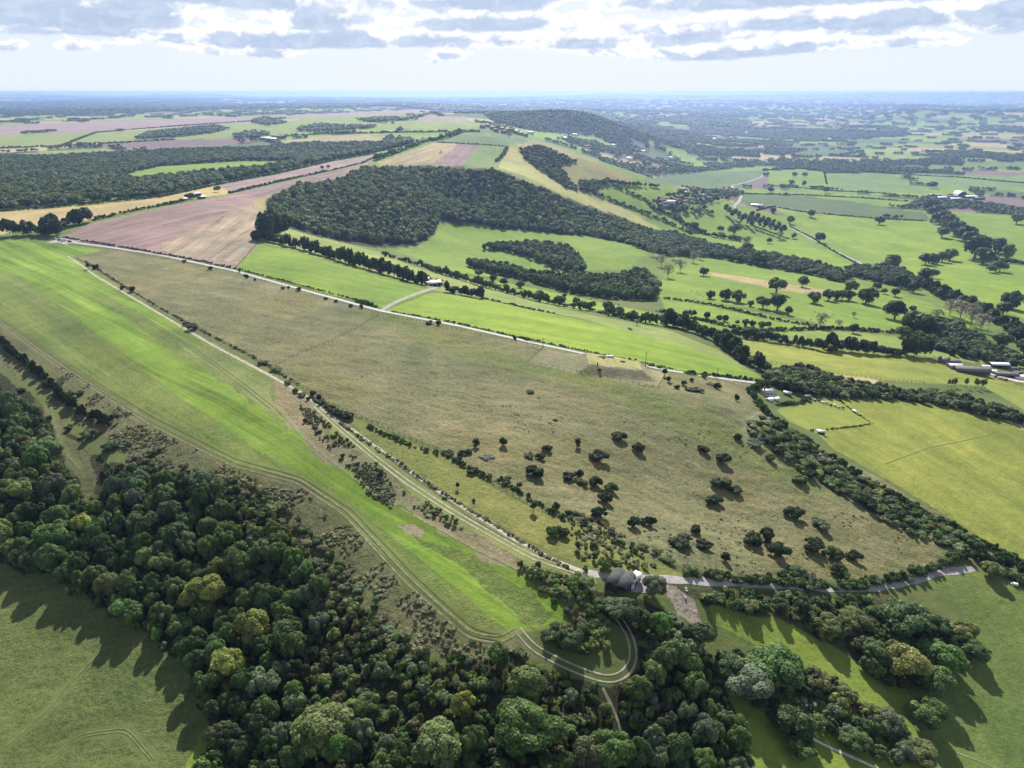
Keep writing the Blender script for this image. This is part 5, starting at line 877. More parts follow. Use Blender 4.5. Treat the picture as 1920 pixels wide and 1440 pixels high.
# ---------------------------------------------------------------- roads
RM=dict(pale=plain('pale_concrete',(.42,.41,.39),.85,.16,.8,bump=.1),grey=plain('grey_stone_track',(.27,.26,.22),.9,.3,.6,bump=.3),chalk=plain('trodden_chalk',(.36,.325,.25),.9,.28,.7,bump=.3),lane=plain('worn_lane',(.34,.31,.30),.9,.2,.5,bump=.2),
 straw=plain('dry_rut',(.21,.195,.11),.95,.35,.6,bump=.3),earth=plain('dark_rut',(.115,.118,.058),.95,.3,.5,bump=.3),green=plain('grassy_rut',(.135,.15,.058),.95,.3,.6,bump=.3),white=plain('bare_chalk',(.60,.58,.52),.9,.25,.8,bump=.4))
for (nm,_,w_,mt0,_p),L0,side in [(rd,L,s) for rd,L in zip(ROADS,RW) for s in ((-1,1) if rd[3][0]=='2' else (0,))]:
    mt=mt0.lstrip('2'); dd0=np.gradient(L0,axis=0); dd0/=np.linalg.norm(dd0,axis=1)[:,None]+1e-9; L=L0+np.stack([-dd0[:,1],dd0[:,0]],-1)*side*.8
    d=np.gradient(L,axis=0); d/=np.linalg.norm(d,axis=1)[:,None]+1e-9; nn_=np.stack([-d[:,1],d[:,0]],-1); r=np.random.default_rng(len(L))
    k=w_/2*(1+ (fbm(L[:,0],L[:,1],3.5,2,5)-.5)*(.7 if mt not in('pale',) else .05)); V=[]
    for s in (-1,-.34,.34,1): q=L+nn_*(k*s)[:,None]; dist=np.hypot(q[:,0],q[:,1]); V.append(np.stack([q[:,0],q[:,1],zat(q[:,0],q[:,1])+.05+.00012*dist+(.03 if abs(s)<.5 else 0)],-1))
    m_=len(L); V=np.concatenate(V); i=np.arange(m_-1); Fc=np.concatenate([np.stack([j*m_+i,j*m_+i+1,(j+1)*m_+i+1,(j+1)*m_+i],-1)[:,::-1] for j in range(3)])
    tag(link(nm,mesh(nm,V,Fc,[RM[mt]],True)),kind='structure')
# ---------------------------------------------------------------- buildings
def slab(cx,cy,cz,sx,sy,sz): 
    v=np.array([(x,y,z) for x in (-1,1) for y in (-1,1) for z in (-1,1)],float)*.5*np.array([sx,sy,sz])+np.array([cx,cy,cz]); return v,np.array([(0,1,3,2),(4,6,7,5),(0,4,5,1),(2,3,7,6),(0,2,6,4),(1,5,7,3)])
WM=dict(brick=plain('red_brick',(.26,.12,.08),.9,.25,3),white=plain('white_render',(.72,.70,.66),.7,.08,1),flint=plain('flint_wall',(.30,.29,.27),.9,.3,3),dark=plain('dark_boards',(.05,.05,.055),.8,.25,2),blue=plain('blue_black_sheet',(.06,.075,.12),.6,.15,1),grey=plain('grey_sheet',(.24,.25,.26),.6,.2,1),black=plain('tyre_black_and_opening_shade',(.012,.012,.014),.9,.2,1))  # black serves tyres and the painted shade of doorways
RF=dict(tile=plain('clay_tile',(.23,.115,.085),.85,.25,3),slate=plain('slate',(.13,.13,.15),.55,.2,2),white=plain('white_roof_sheet',(.80,.81,.82),.45,.06,.6),steel=plain('weathered_steel',(.40,.42,.43),.5,.15,.5,metal=.2),brown=plain('brown_fibre_roof',(.17,.145,.14),.8,.2,.7),pink=plain('pinkish_sheet_roof',(.52,.47,.47),.6,.12,.7),green=plain('grey_green_roof',(.060,.068,.063),.8,.2,.5),red=plain('rusty_red',(.30,.09,.05),.8,.3,1.5))
glassm=plain('window_glass',(.03,.035,.045),.15,.1,1,spec=.6)
def at_px(px,py): w=hit([px],[py])[0]; return float(w[0]),float(w[1]),float(zat(*w))
def bearing(p0,p1): a,b_=hit([p0[0],p1[0]],[p0[1],p1[1]]); return math.atan2(b_[1]-a[1],b_[0]-a[0])
def sheet(name,root,pts,thick,mat):
    "a roof plane through four corners with real thickness"
    p=np.array(pts,float); n_=np.cross(p[1]-p[0],p[3]-p[0]); n_/=np.linalg.norm(n_); n_*=1 if n_[2]>0 else -1
    v=np.concatenate([p,p+n_*thick]); f=[(0,3,2,1),(4,5,6,7),(0,1,5,4),(1,2,6,5),(2,3,7,6),(3,0,4,7)]
    return link(name,mesh(name,v,f,[mat]),root)
def building(name,px,L,Wd,eave,ridge,ang,wall,roof,label,cat,group=None,doors=0,chim=0,wins=0,open_side=False,mono=False,detail=True):
    x,y,z=at_px(*px); e=bpy.data.objects.new(name,None); COL.objects.link(e); e.location=(x,y,z-.1); e.rotation_euler=(0,0,ang)
    l,w=L/2,Wd/2
    if open_side:  # posts and a dark back wall
        parts=[slab(-l+.15+i*(L-.3)/4,-w+.15,eave/2,.3,.3,eave) for i in range(5)]; v,f=join(parts); link('post_row',mesh('post_row',v,f,[WM['dark']]),e)
        v,f=join([slab(0,w-.1,eave/2,L,.2,eave),slab(-l+.1,0,eave/2,.2,Wd-.4,eave),slab(l-.1,0,eave/2,.2,Wd-.4,eave)]); link('wall',mesh('wall',v,f,[wall]),e)
    else:
        V=[(-l,-w,0),(l,-w,0),(l,w,0),(-l,w,0),(-l,-w,eave),(l,-w,eave),(l,w,eave),(-l,w,eave),(-l,0,ridge),(l,0,ridge)]
        me=bpy.data.meshes.new('wall'); me.from_pydata(V,[],[(0,1,5,4),(1,2,6,9,5),(2,3,7,6),(3,0,4,8,7)]); me.materials.append(wall); me.update(); link('wall',me,e)
    o=.35+.02*L; 
    if mono: sheet('roof',e,[(-l-o,-w-o,eave),(l+o,-w-o,eave),(l+o,w+o,ridge),(-l-o,w+o,ridge)],.12,roof)
    else:
        sl=(ridge-eave)/w*o
        sheet('roof',e,[(-l-o,-w-o,eave-sl),(l+o,-w-o,eave-sl),(l+o,0,ridge),(-l-o,0,ridge)],.12,roof); sheet('roof',e,[(-l-o,w+o,eave-sl),(l+o,w+o,eave-sl),(l+o,0,ridge),(-l-o,0,ridge)],.12,roof)
    if detail:
        for i in range(wins):
            for s in (-1,1):
                for lv in ((1.0,) if eave<4 else (1.0,3.4)):
                    v,f=slab(-l+(i+.5)*L/wins,s*(w+.02),lv+.6,.95,.08,1.1); wo_=link('window',mesh('window',v,f,[glassm]),e)
        for i in range(doors):
            v,f=slab(-l+(i+.5)*L/doors,-w-.03,min(eave,3.2)/2,min(3.,L/doors*.6),.1,min(eave,3.2)-.2); link('door',mesh('door',v,f,[WM['black']]),e)  # black slab on the wall: shade of an open doorway put into colour
        for i in range(chim):
            v,f=slab((-l+.8) if i==0 else l-.8,0,ridge+.4,.7,.7,1.6); link('chimney',mesh('chimney',v,f,[WM['brick']]),e)
    return tag(e,label,cat,group)
# Dutch barn with two rounded spans
A_,B_,Cc=hit([1134,1176,1146],[1106,1118,1082]); bx=(B_-A_); bw=float(np.linalg.norm(bx)); ax_=bx/bw; ay_=np.array([-ax_[1],ax_[0]]); bl=float(abs((Cc-A_)@ay_)); bl=6.6; bw*=1.0
print('barn',bw,bl)
e=bpy.data.objects.new('dutch_barn',None); COL.objects.link(e); e.location=(A_[0],A_[1],float(zat(*A_))-.15); e.rotation_euler=(0,0,math.atan2(ax_[1],ax_[0])-.30)
EV=2.6; AR=.85
for s in range(2):
    w2=bw/2; n_=14; pr=[(s*w2+w2*(i/n_), EV+AR*math.sin(math.pi*(.08+.84*i/n_))**.8-.3) for i in range(n_+1)]; V=[];Fc=[]
    for j,yy in enumerate((-.3,bl+.3)):
        for (xx,zz) in pr: V.append((xx,yy,zz))
        for (xx,zz) in pr: V.append((xx,yy,zz-.08))
    m_=n_+1
    for i in range(n_): Fc+= [(i,i+1,2*m_+i+1,2*m_+i),(m_+i+1,m_+i,3*m_+i,3*m_+i+1),(i+1,i,m_+i,m_+i+1),(2*m_+i,2*m_+i+1,3*m_+i+1,3*m_+i)]
    link('roof',mesh('roof',V,Fc,[RF['green']],True),e)
    # sheet laps: thin raised seams over the vault
    for j in range(1,6):
        yy=bl*j/6; V=[];Fc=[]
        for (xx,zz) in pr: V+=[(xx,yy-.04,zz+.03),(xx,yy+.04,zz+.03),(xx,yy-.04,zz-.02),(xx,yy+.04,zz-.02)]
        for i in range(n_): a=i*4; Fc+=[(a,a+4,a+5,a+1),(a+2,a+6,a+4,a),(a+1,a+5,a+7,a+3)]
        link('roof_seam',mesh('roof_seam',V,Fc,[RF['green']]),e)
for xx in (0,bw/2,bw):
    for yy in (0,bl/2,bl): v,f=slab(xx,yy,EV/2,.18,.18,EV); link('post',mesh('post',v,f,[WM['dark']]),e)
v,f=join([slab(0,bl/2,EV/2,.08,bl,EV),slab(bw/2,bl,EV/2,bw,.08,EV)]); link('wall',mesh('wall',v,f,[WM['grey']]),e)
v,f=join([slab(bw*.28,bl*.45,.75,bw*.4,bl*.7,1.5),slab(bw*.75,bl*.6,.6,bw*.3,bl*.5,1.2)]); link('hay_store',mesh('hay_store',v,f,[WM['dark']]),e)
tag(e,'dark open fronted Dutch barn with two rounded roof spans beside the lane','barn')
def trailer(name,px,L,Wd,h,ang,mat,label,cat,wheels=True,group=None):
    x,y,z=at_px(*px); e=bpy.data.objects.new(name,None); COL.objects.link(e); e.location=(x,y,z+.02); e.rotation_euler=(0,0,ang)
    v,f=join([slab(0,0,.55+h/2,L,Wd,h),slab(0,0,.5,L*1.02,Wd*.9,.1),slab(L/2+.5,0,.5,1.1,.1,.08)]); link('body',mesh('body',v,f,[mat]),e)
    for sx_ in (-.25,.25):
        for sy_ in (-1,1):
            v,f=tube([(L*sx_,sy_*Wd*.48,.38),(L*sx_,sy_*(Wd*.48+.18),.38)],[.38,.38],10); link('wheel',mesh('wheel',v,f,[WM['black']]),e)
    return tag(e,label,cat,group)
def car(px,ang,mat,label,van=False,group=None,cat=None):
    x,y,z=at_px(*px); e=bpy.data.objects.new('parked_van' if van else 'parked_car',None); COL.objects.link(e); e.location=(x,y,z+.03); e.rotation_euler=(0,0,ang)
    pr=[(-2.1,.35),(-2.15,.8),(-1.9,1.0),(-1.5,1.45),(.3,1.48),(.95,1.0),(1.95,.85),(2.1,.5),(2.1,.3)] if not van else [(-2.5,.35),(-2.55,1.9),(-2.4,2.15),(1.2,2.2),(1.75,1.35),(2.5,1.1),(2.6,.5),(2.6,.35)]
    w=.88 if not van else 1.0; n_=len(pr); V=[(a,-w,b_) for a,b_ in pr]+[(a,w,b_) for a,b_ in pr]
    V=[(a,s*(.78 if (b_>1.2 and not van) else 1),b_) for a,s,b_ in V]
    me=bpy.data.meshes.new('body'); me.from_pydata(V,[],[tuple(range(n_))[::-1],tuple(range(n_,2*n_))]+[(i,(i+1)%n_,n_+(i+1)%n_,n_+i) for i in range(n_)]); me.materials.append(mat); me.update(); link('body',me,e)
    g0=[slab(-.6 if not van else 1.0,s*(w*.80 if not van else w*1.0),1.22 if not van else 1.6,1.5 if not van else .7,.05,.3) for s in (-1,1)]
    v,f=join(g0); link('side_glass',mesh('side_glass',v,f,[glassm]),e)
    a=sheet('windscreen',e,[(.37,-.7,1.47),(.37,.7,1.47),(.97,.7,1.04),(.97,-.7,1.04)] if not van else [(1.24,-.8,2.16),(1.24,.8,2.16),(1.77,.8,1.4),(1.77,-.8,1.4)],.03,glassm)
    for sx_ in (-1.3,1.3):
        for sy_ in (-1,1): v,f=tube([(sx_*(1.2 if van else 1),sy_*(w-.1),.33),(sx_*(1.2 if van else 1),sy_*(w+.08),.33)],[.33,.33],10); link('wheel',mesh('wheel',v,f,[WM['black']]),e)
    return tag(e,label,cat or ('van' if van else 'car'),group)
PW=plain('white_paint',(.78,.78,.78),.3,.03,1,spec=.5); PB_=plain('blue_paint',(.10,.16,.30),.3,.05,1,spec=.5); PS=plain('silver_paint',(.45,.46,.48),.3,.05,1,spec=.5); PD=plain('dark_paint',(.04,.04,.05),.3,.05,1,spec=.5)
trailer('livestock_trailer',(1190,1090),4,2,1.5,.9,PW,'pale trailer parked in the shade right of the Dutch barn','trailer')
trailer('flat_trailer',(1184,1102),3,1.6,.3,1.3,PS,'low silver trailer on the dark side of the Dutch barn','trailer')
v,f=join([slab(.5*math.cos(i*1.9)*i*.4,.4*math.sin(i*1.7)*i*.4,.2+.1*(i%3),.9,.6,.4) for i in range(8)])
HEAPM=plain('bleached_scrap',(.42,.40,.38),.8,.45,2.5)
for (px_,lab) in [((1287,1106),'heap of pale rubble and boards left by the lane edge'),((1284,1120),'second smaller heap of white bags and scrap below the rubble heap'),((1196,1080),'lilac white heap of plastic sheeting behind the barn')]:
    o=link('scrap_heap',mesh('scrap_heap',v,f,[HEAPM])); o.location=at_px(*px_); o.rotation_euler=(0,0,px_[0]); o.scale=(.55,.55,.5); tag(o,lab,'heap')
rb=bearing((440,508),(580,547))
car((104,449),rb,PS,'silver car parked at the head of the pale road'); car((113,451),rb+1.2,PB_,'blue car between the silver car and the white van'); car((121,452),rb+1.0,PW,'white van parked nearest the fields at the road head',True); car((131,454),rb,PD,'dark car at the right end of the car park')
car((1901,1097),2.7,PW,'white van parked under the smooth hedge at far right',True).scale=(.42,.42,.42)
# white farm shed group
fb=bearing((790,531),(828,536)); building('farm_shed',(812,535),10.5,7.5,2.6,3.7,fb,WM['grey'],RF['white'],'white roofed farm shed beside the road turning','shed',doors=3)
building('farm_shed',(797,529),5.5,5,2.6,3.7,fb,WM['grey'],RF['steel'],'small grey shed left of the white roofed shed','shed',doors=1)
building('farm_shed',(824,535),4,4,2,2.4,fb,WM['dark'],RF['brown'],'dark lean to at the right end of the white roofed shed','shed',mono=True)
trailer('stock_trailer',(800,520),4.5,2.2,1.6,.3,RF['red'],'rusty red trailer behind the white roofed shed','trailer'); trailer('stock_trailer',(790,517),4,2,1.8,0,PW,'white trailer behind the white roofed shed','trailer')
for i,q in enumerate([(806,522),(818,524),(826,527)]):
    o=link('scrap_heap',mesh('scrap_heap',v,f,[RF['red'] if i%2 else WM['dark']])); o.location=at_px(*q); o.rotation_euler=(0,0,i*2.); o.scale=(1.6,1.6,1.6); tag(o,['rust and earth heap nearest the tree belt behind the white shed','reddish scrap heap behind the middle of the white shed','dark heap at the right corner of the shed yard'][i],'heap')
# ploughland barns
pb=bearing((345,378),(430,363))
building('field_barn',(362,369),21,7,3.2,4.6,pb,WM['dark'],RF['slate'],'long dark barn on the hedge between plough and stubble','barn',doors=3)
building('field_barn',(378,372),9,5,2.2,3.0,pb,WM['dark'],RF['white'],'white roofed open shed in front of the long dark barn','barn',open_side=True)
building('field_barn',(344,376),9,5,2.2,3,pb,WM['grey'],RF['pink'],'small pale hut at the left end of the barn group','hut')
# white house and outbuildings
hb=bearing((1420,735),(1455,742))
building('farmhouse',(1437,741),4.6,3.6,2.3,3.5,hb,WM['white'],RF['steel'],'white house with bright grey roof at the end of the road','house',chim=1,wins=3)
building('outbuilding',(1448,743),2.4,2.2,1.5,2.2,hb+1.57,WM['white'],RF['slate'],'small slate roofed extension right of the white house','outbuilding')
building('outbuilding',(1443,752),2.8,1.9,1.3,1.7,hb+.5,WM['white'],RF['white'],'white shed below the white house','shed')
building('outbuilding',(1455,751),2.6,1.8,1.3,1.7,hb+.5,WM['white'],RF['white'],'second white shed below and right of the white house','shed')
building('outbuilding',(1476,741),3.4,2,1.5,2.2,hb-.6,WM['brick'],RF['steel'],'brick outbuilding half hidden in the trees right of the white house','shed')
building('outbuilding',(1513,748),2.6,2.2,1.6,2.3,hb,WM['dark'],RF['slate'],'dark shed under the big trees at the head of the paddock path','shed')
building('stable',(1539,813),2.9,1.7,1.1,1.5,bearing((1530,812),(1548,818)),WM['dark'],RF['steel'],'small field stable with silvery roof under the thorn hedge','stable',mono=True)
trailer('horse_trailer',(1603,774),3.4,1.0,.7,bearing((1598,770),(1610,778)),PW,'long white trailer on the paddock hedge','trailer')
for i in range(9):
    q=(1520+7.5*i,748+2.3*i+(i%2)*1.5); trailer('stored_implement',q,1.3,.8,.45,i*.8,[PW,RF['steel'],PD][i%3],f"{['white','grey','dark'][i%3]} implement in the row along the paddock path, {['first','second','third','fourth','fifth','sixth','seventh','eighth','ninth'][i]} from the left",'farm implement',group='implements lined up on the paddock path')
# big farm
gb=bearing((1790,690),(1850,700))
building('farm_barn',(1820,699),21,8,3.0,4.8,gb-.02,WM['blue'],RF['brown'],'longest barn of the big farm with blue black side and brown roof','barn',doors=0)
building('farm_barn',(1789,690),8,7,2.2,3.4,gb,WM['grey'],RF['pink'],'pinkish grey roofed barn against the left end of the longest barn','barn',doors=1)
building('farmhouse',(1769,681),6.5,4.2,2.6,4.2,gb-.5,WM['flint'],RF['slate'],'slate roofed farmhouse at the left end of the big farm','house',chim=2,wins=4)
building('farm_barn',(1785,682),9,3.6,2.0,3.1,gb-.15,WM['dark'],RF['slate'],'narrow slate roofed range behind the pinkish barn','barn')
building('farm_barn',(1872,688),11.5,5.5,2.6,3.5,gb,WM['dark'],RF['white'],'open fronted barn with bright white roof behind the big farm yard','barn',open_side=True)
building('farm_barn',(1885,705),14,5,1.9,3.0,gb-.05,WM['dark'],RF['brown'],'low brown roofed range in front of the open barn','barn',doors=5)
building('farm_barn',(1861,699),3.8,3.4,1.6,2.3,gb,WM['white'],RF['white'],'small white shed beside the yard between two barns','shed')
building('farm_barn',(1897,694),7,3.5,1.8,2.6,gb,WM['flint'],RF['slate'],'small slate range right of the open fronted barn','barn')
building('farm_barn',(1906,701),6,3,1.5,2.2,gb+.05,WM['dark'],RF['brown'],'brown shed behind the white roofed shed at the farm edge','shed')
building('farm_barn',(1847,690),5,2.6,1.5,2.2,gb,WM['grey'],RF['white'],'little white roofed lean to behind the longest barn','shed')
building('farm_barn',(1913,710),9,5,2,2.8,gb,WM['white'],RF['white'],'white roofed shed at the right edge of the big farm','shed')
yw=wpoly([(1848,700),(1870,706),(1905,716),(1960,722),(1960,712),(1900,706),(1862,698)]); c0=yw.mean(0)
car((1868,708),gb,PD,'dark car in the big farm yard',cat='car'); car((1884,713),gb+.6,RF['red'],'red vehicle in the big farm yard',cat='car'); car((1876,711),gb-.4,PS,'silver car in the big farm yard')
tv=np.array([(x,y,float(zat(x,y))+.12) for x,y in yw]); me=bpy.data.meshes.new('farm_yard'); me.from_pydata([tuple(q) for q in tv],[],[tuple(range(len(tv)))]); me.materials.append(plain('pale_yard',(.50,.44,.40),.9,.15,.5)); me.update(); tag(link('farm_yard',me),kind='structure')
# dome farm
def vault(name,px,rad,L,h,ang,mat,label):
    x,y,z=at_px(*px); e=bpy.data.objects.new(name,None); COL.objects.link(e); e.location=(x,y,z-.2); e.rotation_euler=(0,0,ang); n_=20
    pr=[(-rad*math.cos(math.pi*i/n_),h*math.sin(math.pi*i/n_)) for i in range(n_+1)]; V=[(a,s*L/2,b_) for s in (-1,1) for a,b_ in pr]; m_=n_+1
    link('roof',mesh('roof',V,[(i,i+1,m_+i+1,m_+i) for i in range(n_)],[mat],True),e)
    me=bpy.data.meshes.new('end_wall'); me.from_pydata([(a,-L/2+.6,b_*.97) for a,b_ in pr],[],[tuple(range(m_))]); me.materials.append(WM['blue']); me.update(); link('end_wall',me,e)
    return tag(e,label,'barn')
vault('round_barn',(1799,368),13,26,14,0,RF['white'],'big pale domed barn far off in the vale')
for i,(q,L_,rf,lab) in enumerate([((1752,368),26,'steel','grey shed left of the far dome'),((1780,371),40,'brown','long brown shed just left of the far dome'),((1765,373),22,'white','white roofed shed below left of the far dome'),((1820,371),30,'white','white roofed shed right of the far dome'),((1835,374),24,'slate','slate shed right of the far white roofed shed'),((1790,375),26,'white','low white shed in front of the far dome')]):
    building('farm_shed',q,L_,12,4,6,.0,WM['dark'],RF[rf],lab,'shed','sheds of the far dome farm',detail=False)
# village and hill hamlet
rv_=random.Random(5)
VIL=[(1238,381),(1246,378),(1254,383),(1262,379),(1272,374),(1280,361),(1286,366),(1292,378),(1300,360),(1308,367),(1318,371),(1324,364),(1336,370),(1282,383),(1268,386),(1312,380),(1372,363),(1382,366),(1328,376),(1246,386)]
VL=['nearest the lane','by the dark tree clump','beside the pale barn','among the village trees','above the village street','at the village edge']
for i,q in enumerate(VIL):
    rf=['tile','tile','slate','brown'][i%4]; wl=['brick','white','flint'][i%3]
    building('village_house',q,rv_.uniform(12,18),8,4.8,8,rv_.uniform(-.6,.6),WM[wl],RF[rf],f"{dict(brick='brick',white='white walled',flint='flint')[wl]} village house with {dict(tile='red tiled',slate='slate',brown='brown')[rf]} roof {VL[i%6]}",'house','houses of the valley village',chim=1,wins=3)
building('farm_barn',(1248,381),34,12,4,6,-.35,WM['white'],RF['white'],'long white roofed barn at the left end of the village','barn')
building('farm_barn',(1420,388),24,11,4,6,-.7,WM['grey'],RF['white'],'pale barn beside the lane below the poplar belt','barn',doors=2)
HAM=[(905,240),(914,238),(924,243),(933,240),(942,244),(951,247),(960,246),(968,250),(930,247),(944,250),(976,253),(985,256)]
for i,q in enumerate(HAM):
    building('hill_house',q,14,10,5,9,rv_.uniform(-.8,.8),WM['brick'],RF[['tile','slate','brown'][i%3]],f"tiny {['red','slate','brown'][i%3]} roofed house in the hamlet behind the hill",'house','hamlet houses behind the stubble hill',detail=False)
for i in range(7): trailer('caravan',(792+6.5*i,263-.9*i),9,3.2,3,-.2,PW,f"white caravan in the row behind the pine clump, {['first','second','third','fourth','fifth','sixth','seventh'][i]} from the left",'caravan',group='white caravans behind the pine clump')
for i,q in enumerate([(500,262),(516,258),(524,259),(508,264)]): building('farm_shed',q,26,14,5,7,.2*i,WM['grey'],RF[['white','brown','tile','steel'][i]],['white','brown','red','grey'][i]+' roofed shed of the small farm on the plateau','shed','plateau farm sheds',detail=False)
# isolated pale houses out in the vale
for i,q in enumerate([(1077,255),(1100,278),(995,252),(1180,300),(1110,266),(1060,262),(1256,298),(1310,300),(1150,275),(1205,286),(1480,280),(1690,300),(1555,262),(1860,288),(1400,250),(1340,262)]):
    building('distant_house',q,18,12,5,9,rv_.uniform(-.8,.8),WM['white'],RF[['white','tile','steel'][i%3]],f"pale far off house {['low on the wooded vale side','at the foot of the wooded hill','lost among hedges of the vale','beyond the grassy hill shoulder'][i%4]} with {['white','red','grey'][i%3]} roof",'house','pale houses scattered in the far vale',detail=False)
# tractor on the stubble hill
x,y,z=at_px(827,287); e=bpy.data.objects.new('tractor',None); COL.objects.link(e); e.location=(x,y,z); e.scale=(1.4,1.4,1.4)
v,f=join([slab(.6,0,1.1,2.,.8,.8),slab(-.6,0,1.8,1.1,1.3,1.4),slab(-1.9,0,.8,.8,2.6,.6)]); link('body',mesh('body',v,f,[PD]),e)
for (a,s,r_) in [(-.7,-1,.85),(-.7,1,.85),(1.2,-1,.5),(1.2,1,.5)]: v,f=tube([(a,s*.6,r_),(a,s*1.0,r_)],[r_,r_],12); link('wheel',mesh('wheel',v,f,[WM['black']]),e)
tag(e,'dark tractor working alone on the tan hill field','tractor')
# poles and masts
wood_m=plain('pole_timber',(.12,.10,.08),.9,.2,2)
for i,((a,c),h) in enumerate([((1210,687),7.5),((1344,711),6),((1018,648),4)]):
    x,y,z=at_px(a,c); vv,ff=tube([(0,0,-.2),(0,0,h)],[.14,.10],6); v2,f2=slab(0,0,h-.6,1.6,.1,.12); vv,ff2=join([(vv,ff),(v2,f2)]); o=link('telegraph_pole',mesh('telegraph_pole',vv,ff2,[wood_m])); o.location=(x,y,z); tag(o,['telegraph pole behind the road above the reservoir','telegraph pole on the roadside near the white house','short pole at the left corner of the reservoir enclosure'][i],'pole')
for i,(a,c,h) in enumerate([(1003,200,46),(1011,199,60),(1085,228,40)]):
    x,y,z=at_px(a,c); vv,ff=tube([(0,0,0),(0,0,h)],[.9,.5],5); o=link('radio_mast',mesh('radio_mast',vv,ff,[WM['grey']])); o.location=(x,y,z); tag(o,['left radio mast on the wooded skyline hill','right taller radio mast on the wooded skyline hill','mast on the slope of the dark wooded hill'][i],'mast')
# reservoir hatch and post
def onres(u,v_): return rcen[0]+ru[0]*u+rv[0]*v_, rcen[1]+ru[1]*u+rv[1]*v_
x,y=onres(-1,7.2); vv,ff=join([slab(0,0,.35,3.4,1.3,.7),slab(0,0,.74,3.7,1.6,.1)]); o=link('reservoir_hatch',mesh('reservoir_hatch',vv,ff,[WM['white']])); o.location=(x,y,float(zat(x,y))); o.rotation_euler=(0,0,math.atan2(ru[1],ru[0])); tag(o,'low white hatch on top of the grassed reservoir','hatch')
x,y=onres(-8.6,-8.9); o=link('marker_post',mesh('marker_post',*slab(0,0,.7,.5,.3,1.4),[WM['dark']])); o.location=(x,y,float(zat(x,y))); tag(o,'dark marker box on the near rim of the grassed reservoir','post')
# fences
def fence(pts,label,h=1.15,sp_=3.,mat=wood_m):
    w=wline(pts); s=np.concatenate([[0],np.cumsum(np.hypot(*(w[1:]-w[:-1]).T))]); q=np.arange(0,s[-1],sp_); x=np.interp(q,s,w[:,0]); y=np.interp(q,s,w[:,1]); z=zat(x,y)
    e=bpy.data.objects.new('fence',None); COL.objects.link(e); e.location=(x[0],y[0],z[0])
    v,f=join([slab(a-x[0],b_-y[0],c-z[0]+h/2,.16,.16,h) for a,b_,c in zip(x,y,z)]); tag(link('post_run',mesh('post_run',v,f,[mat]),e),kind='stuff')
    V=[];Fc=[];n=0
    for hh in (h*.45,h*.9):
        for i in range(len(x)-1):
            a=np.array([x[i]-x[0],y[i]-y[0],z[i]-z[0]+hh]); b_=np.array([x[i+1]-x[0],y[i+1]-y[0],z[i+1]-z[0]+hh]); V+=[a,b_,b_+[0,0,.05],a+[0,0,.05],a+[.03,.03,0],b_+[.03,.03,0],b_+[.03,.03,.05],a+[.03,.03,.05]]; Fc+=[(n,n+1,n+2,n+3),(n+7,n+6,n+5,n+4),(n+3,n+2,n+6,n+7)]; n+=8
    link('wire',mesh('wire',V,Fc,[mat]),e); return tag(e,label,'fence')
fence([(508,690),(560,665),(620,640),(670,614),(712,590)],'wire fence crossing the rough pasture between track and road')
fence([(1019,652),(990,680),(1110,703),(1234,728),(1249,700)],'fence enclosing the grassed reservoir plot')
fence([(145,485),(300,578),(510,690),(620,758),(830,850),(1000,950),(1150,1010),(1290,1076)],'long post fence down the lower side of the rough pasture')
fence([(210,468),(440,511),(715,589),(1010,650)],'roadside fence along the top of the rough pasture')
fence([(440,505),(470,472),(505,428)],'fence between ploughed field and bright pasture')
fence([(1530,697),(1600,705),(1665,714),(1740,718)],'fence above the pale rough patch'); fence([(1420,676),(1500,690),(1560,700)],'fence with scattered bushes in the yellow green field')
fence([(1525,700),(1565,716),(1600,726)],'fence down the near side of the pale rough patch')
# ---------------------------------------------------------------- sheep and cattle
def beast(name,L,h,mat,headmat):
    iv,fi=ICO1; parts=[]
    body=iv*np.array([L*.5,L*.26,h*.30])+np.array([0,0,h*.62]); body[:,2]+=.04*h*np.sin(iv[:,0]*3)
    head=iv*np.array([L*.16,L*.09,h*.12])+np.array([L*.56,0,h*.62]); neck=iv*np.array([L*.14,L*.10,h*.16])+np.array([L*.44,0,h*.66])
    V=[body,neck];Fc=[fi,fi+len(iv)]
    legs=[tube([(L*sx_,L*sy_,h*.5),(L*sx_*1.02,L*sy_,h*.25),(L*sx_,L*sy_,0)],[h*.07,h*.045,h*.05],5) for sx_ in (-.33,.33) for sy_ in (-.15,.15)]
    n_=2*len(iv); F3=[np.concatenate(Fc)]; tri=[]
    for v,f in legs:
        f=np.concatenate([f[:,[0,1,2]],f[:,[0,2,3]]]); V.append(v); tri.append(f+n_); n_+=len(v)
    V.append(head); tri.append(fi+n_); allf=np.concatenate(F3+tri); mi_=np.zeros(len(allf),int); mi_[len(F3[0]):]=1
    return mesh(name,np.concatenate(V),allf,[mat,headmat],True,mi=mi_)
wool=plain('wool',(.42,.39,.32),.95,.12,6); face=plain('sheep_face',(.35,.31,.26),.9,.15,6); hide=plain('black_hide',(.03,.025,.022),.7,.2,3); hide2=plain('brown_hide',(.14,.07,.035),.7,.2,3)
SH=beast('sheep',1.25,.95,wool,face); CW=beast('cow',2.3,1.45,hide,hide); CW2=beast('cow',2.3,1.45,hide2,hide2)
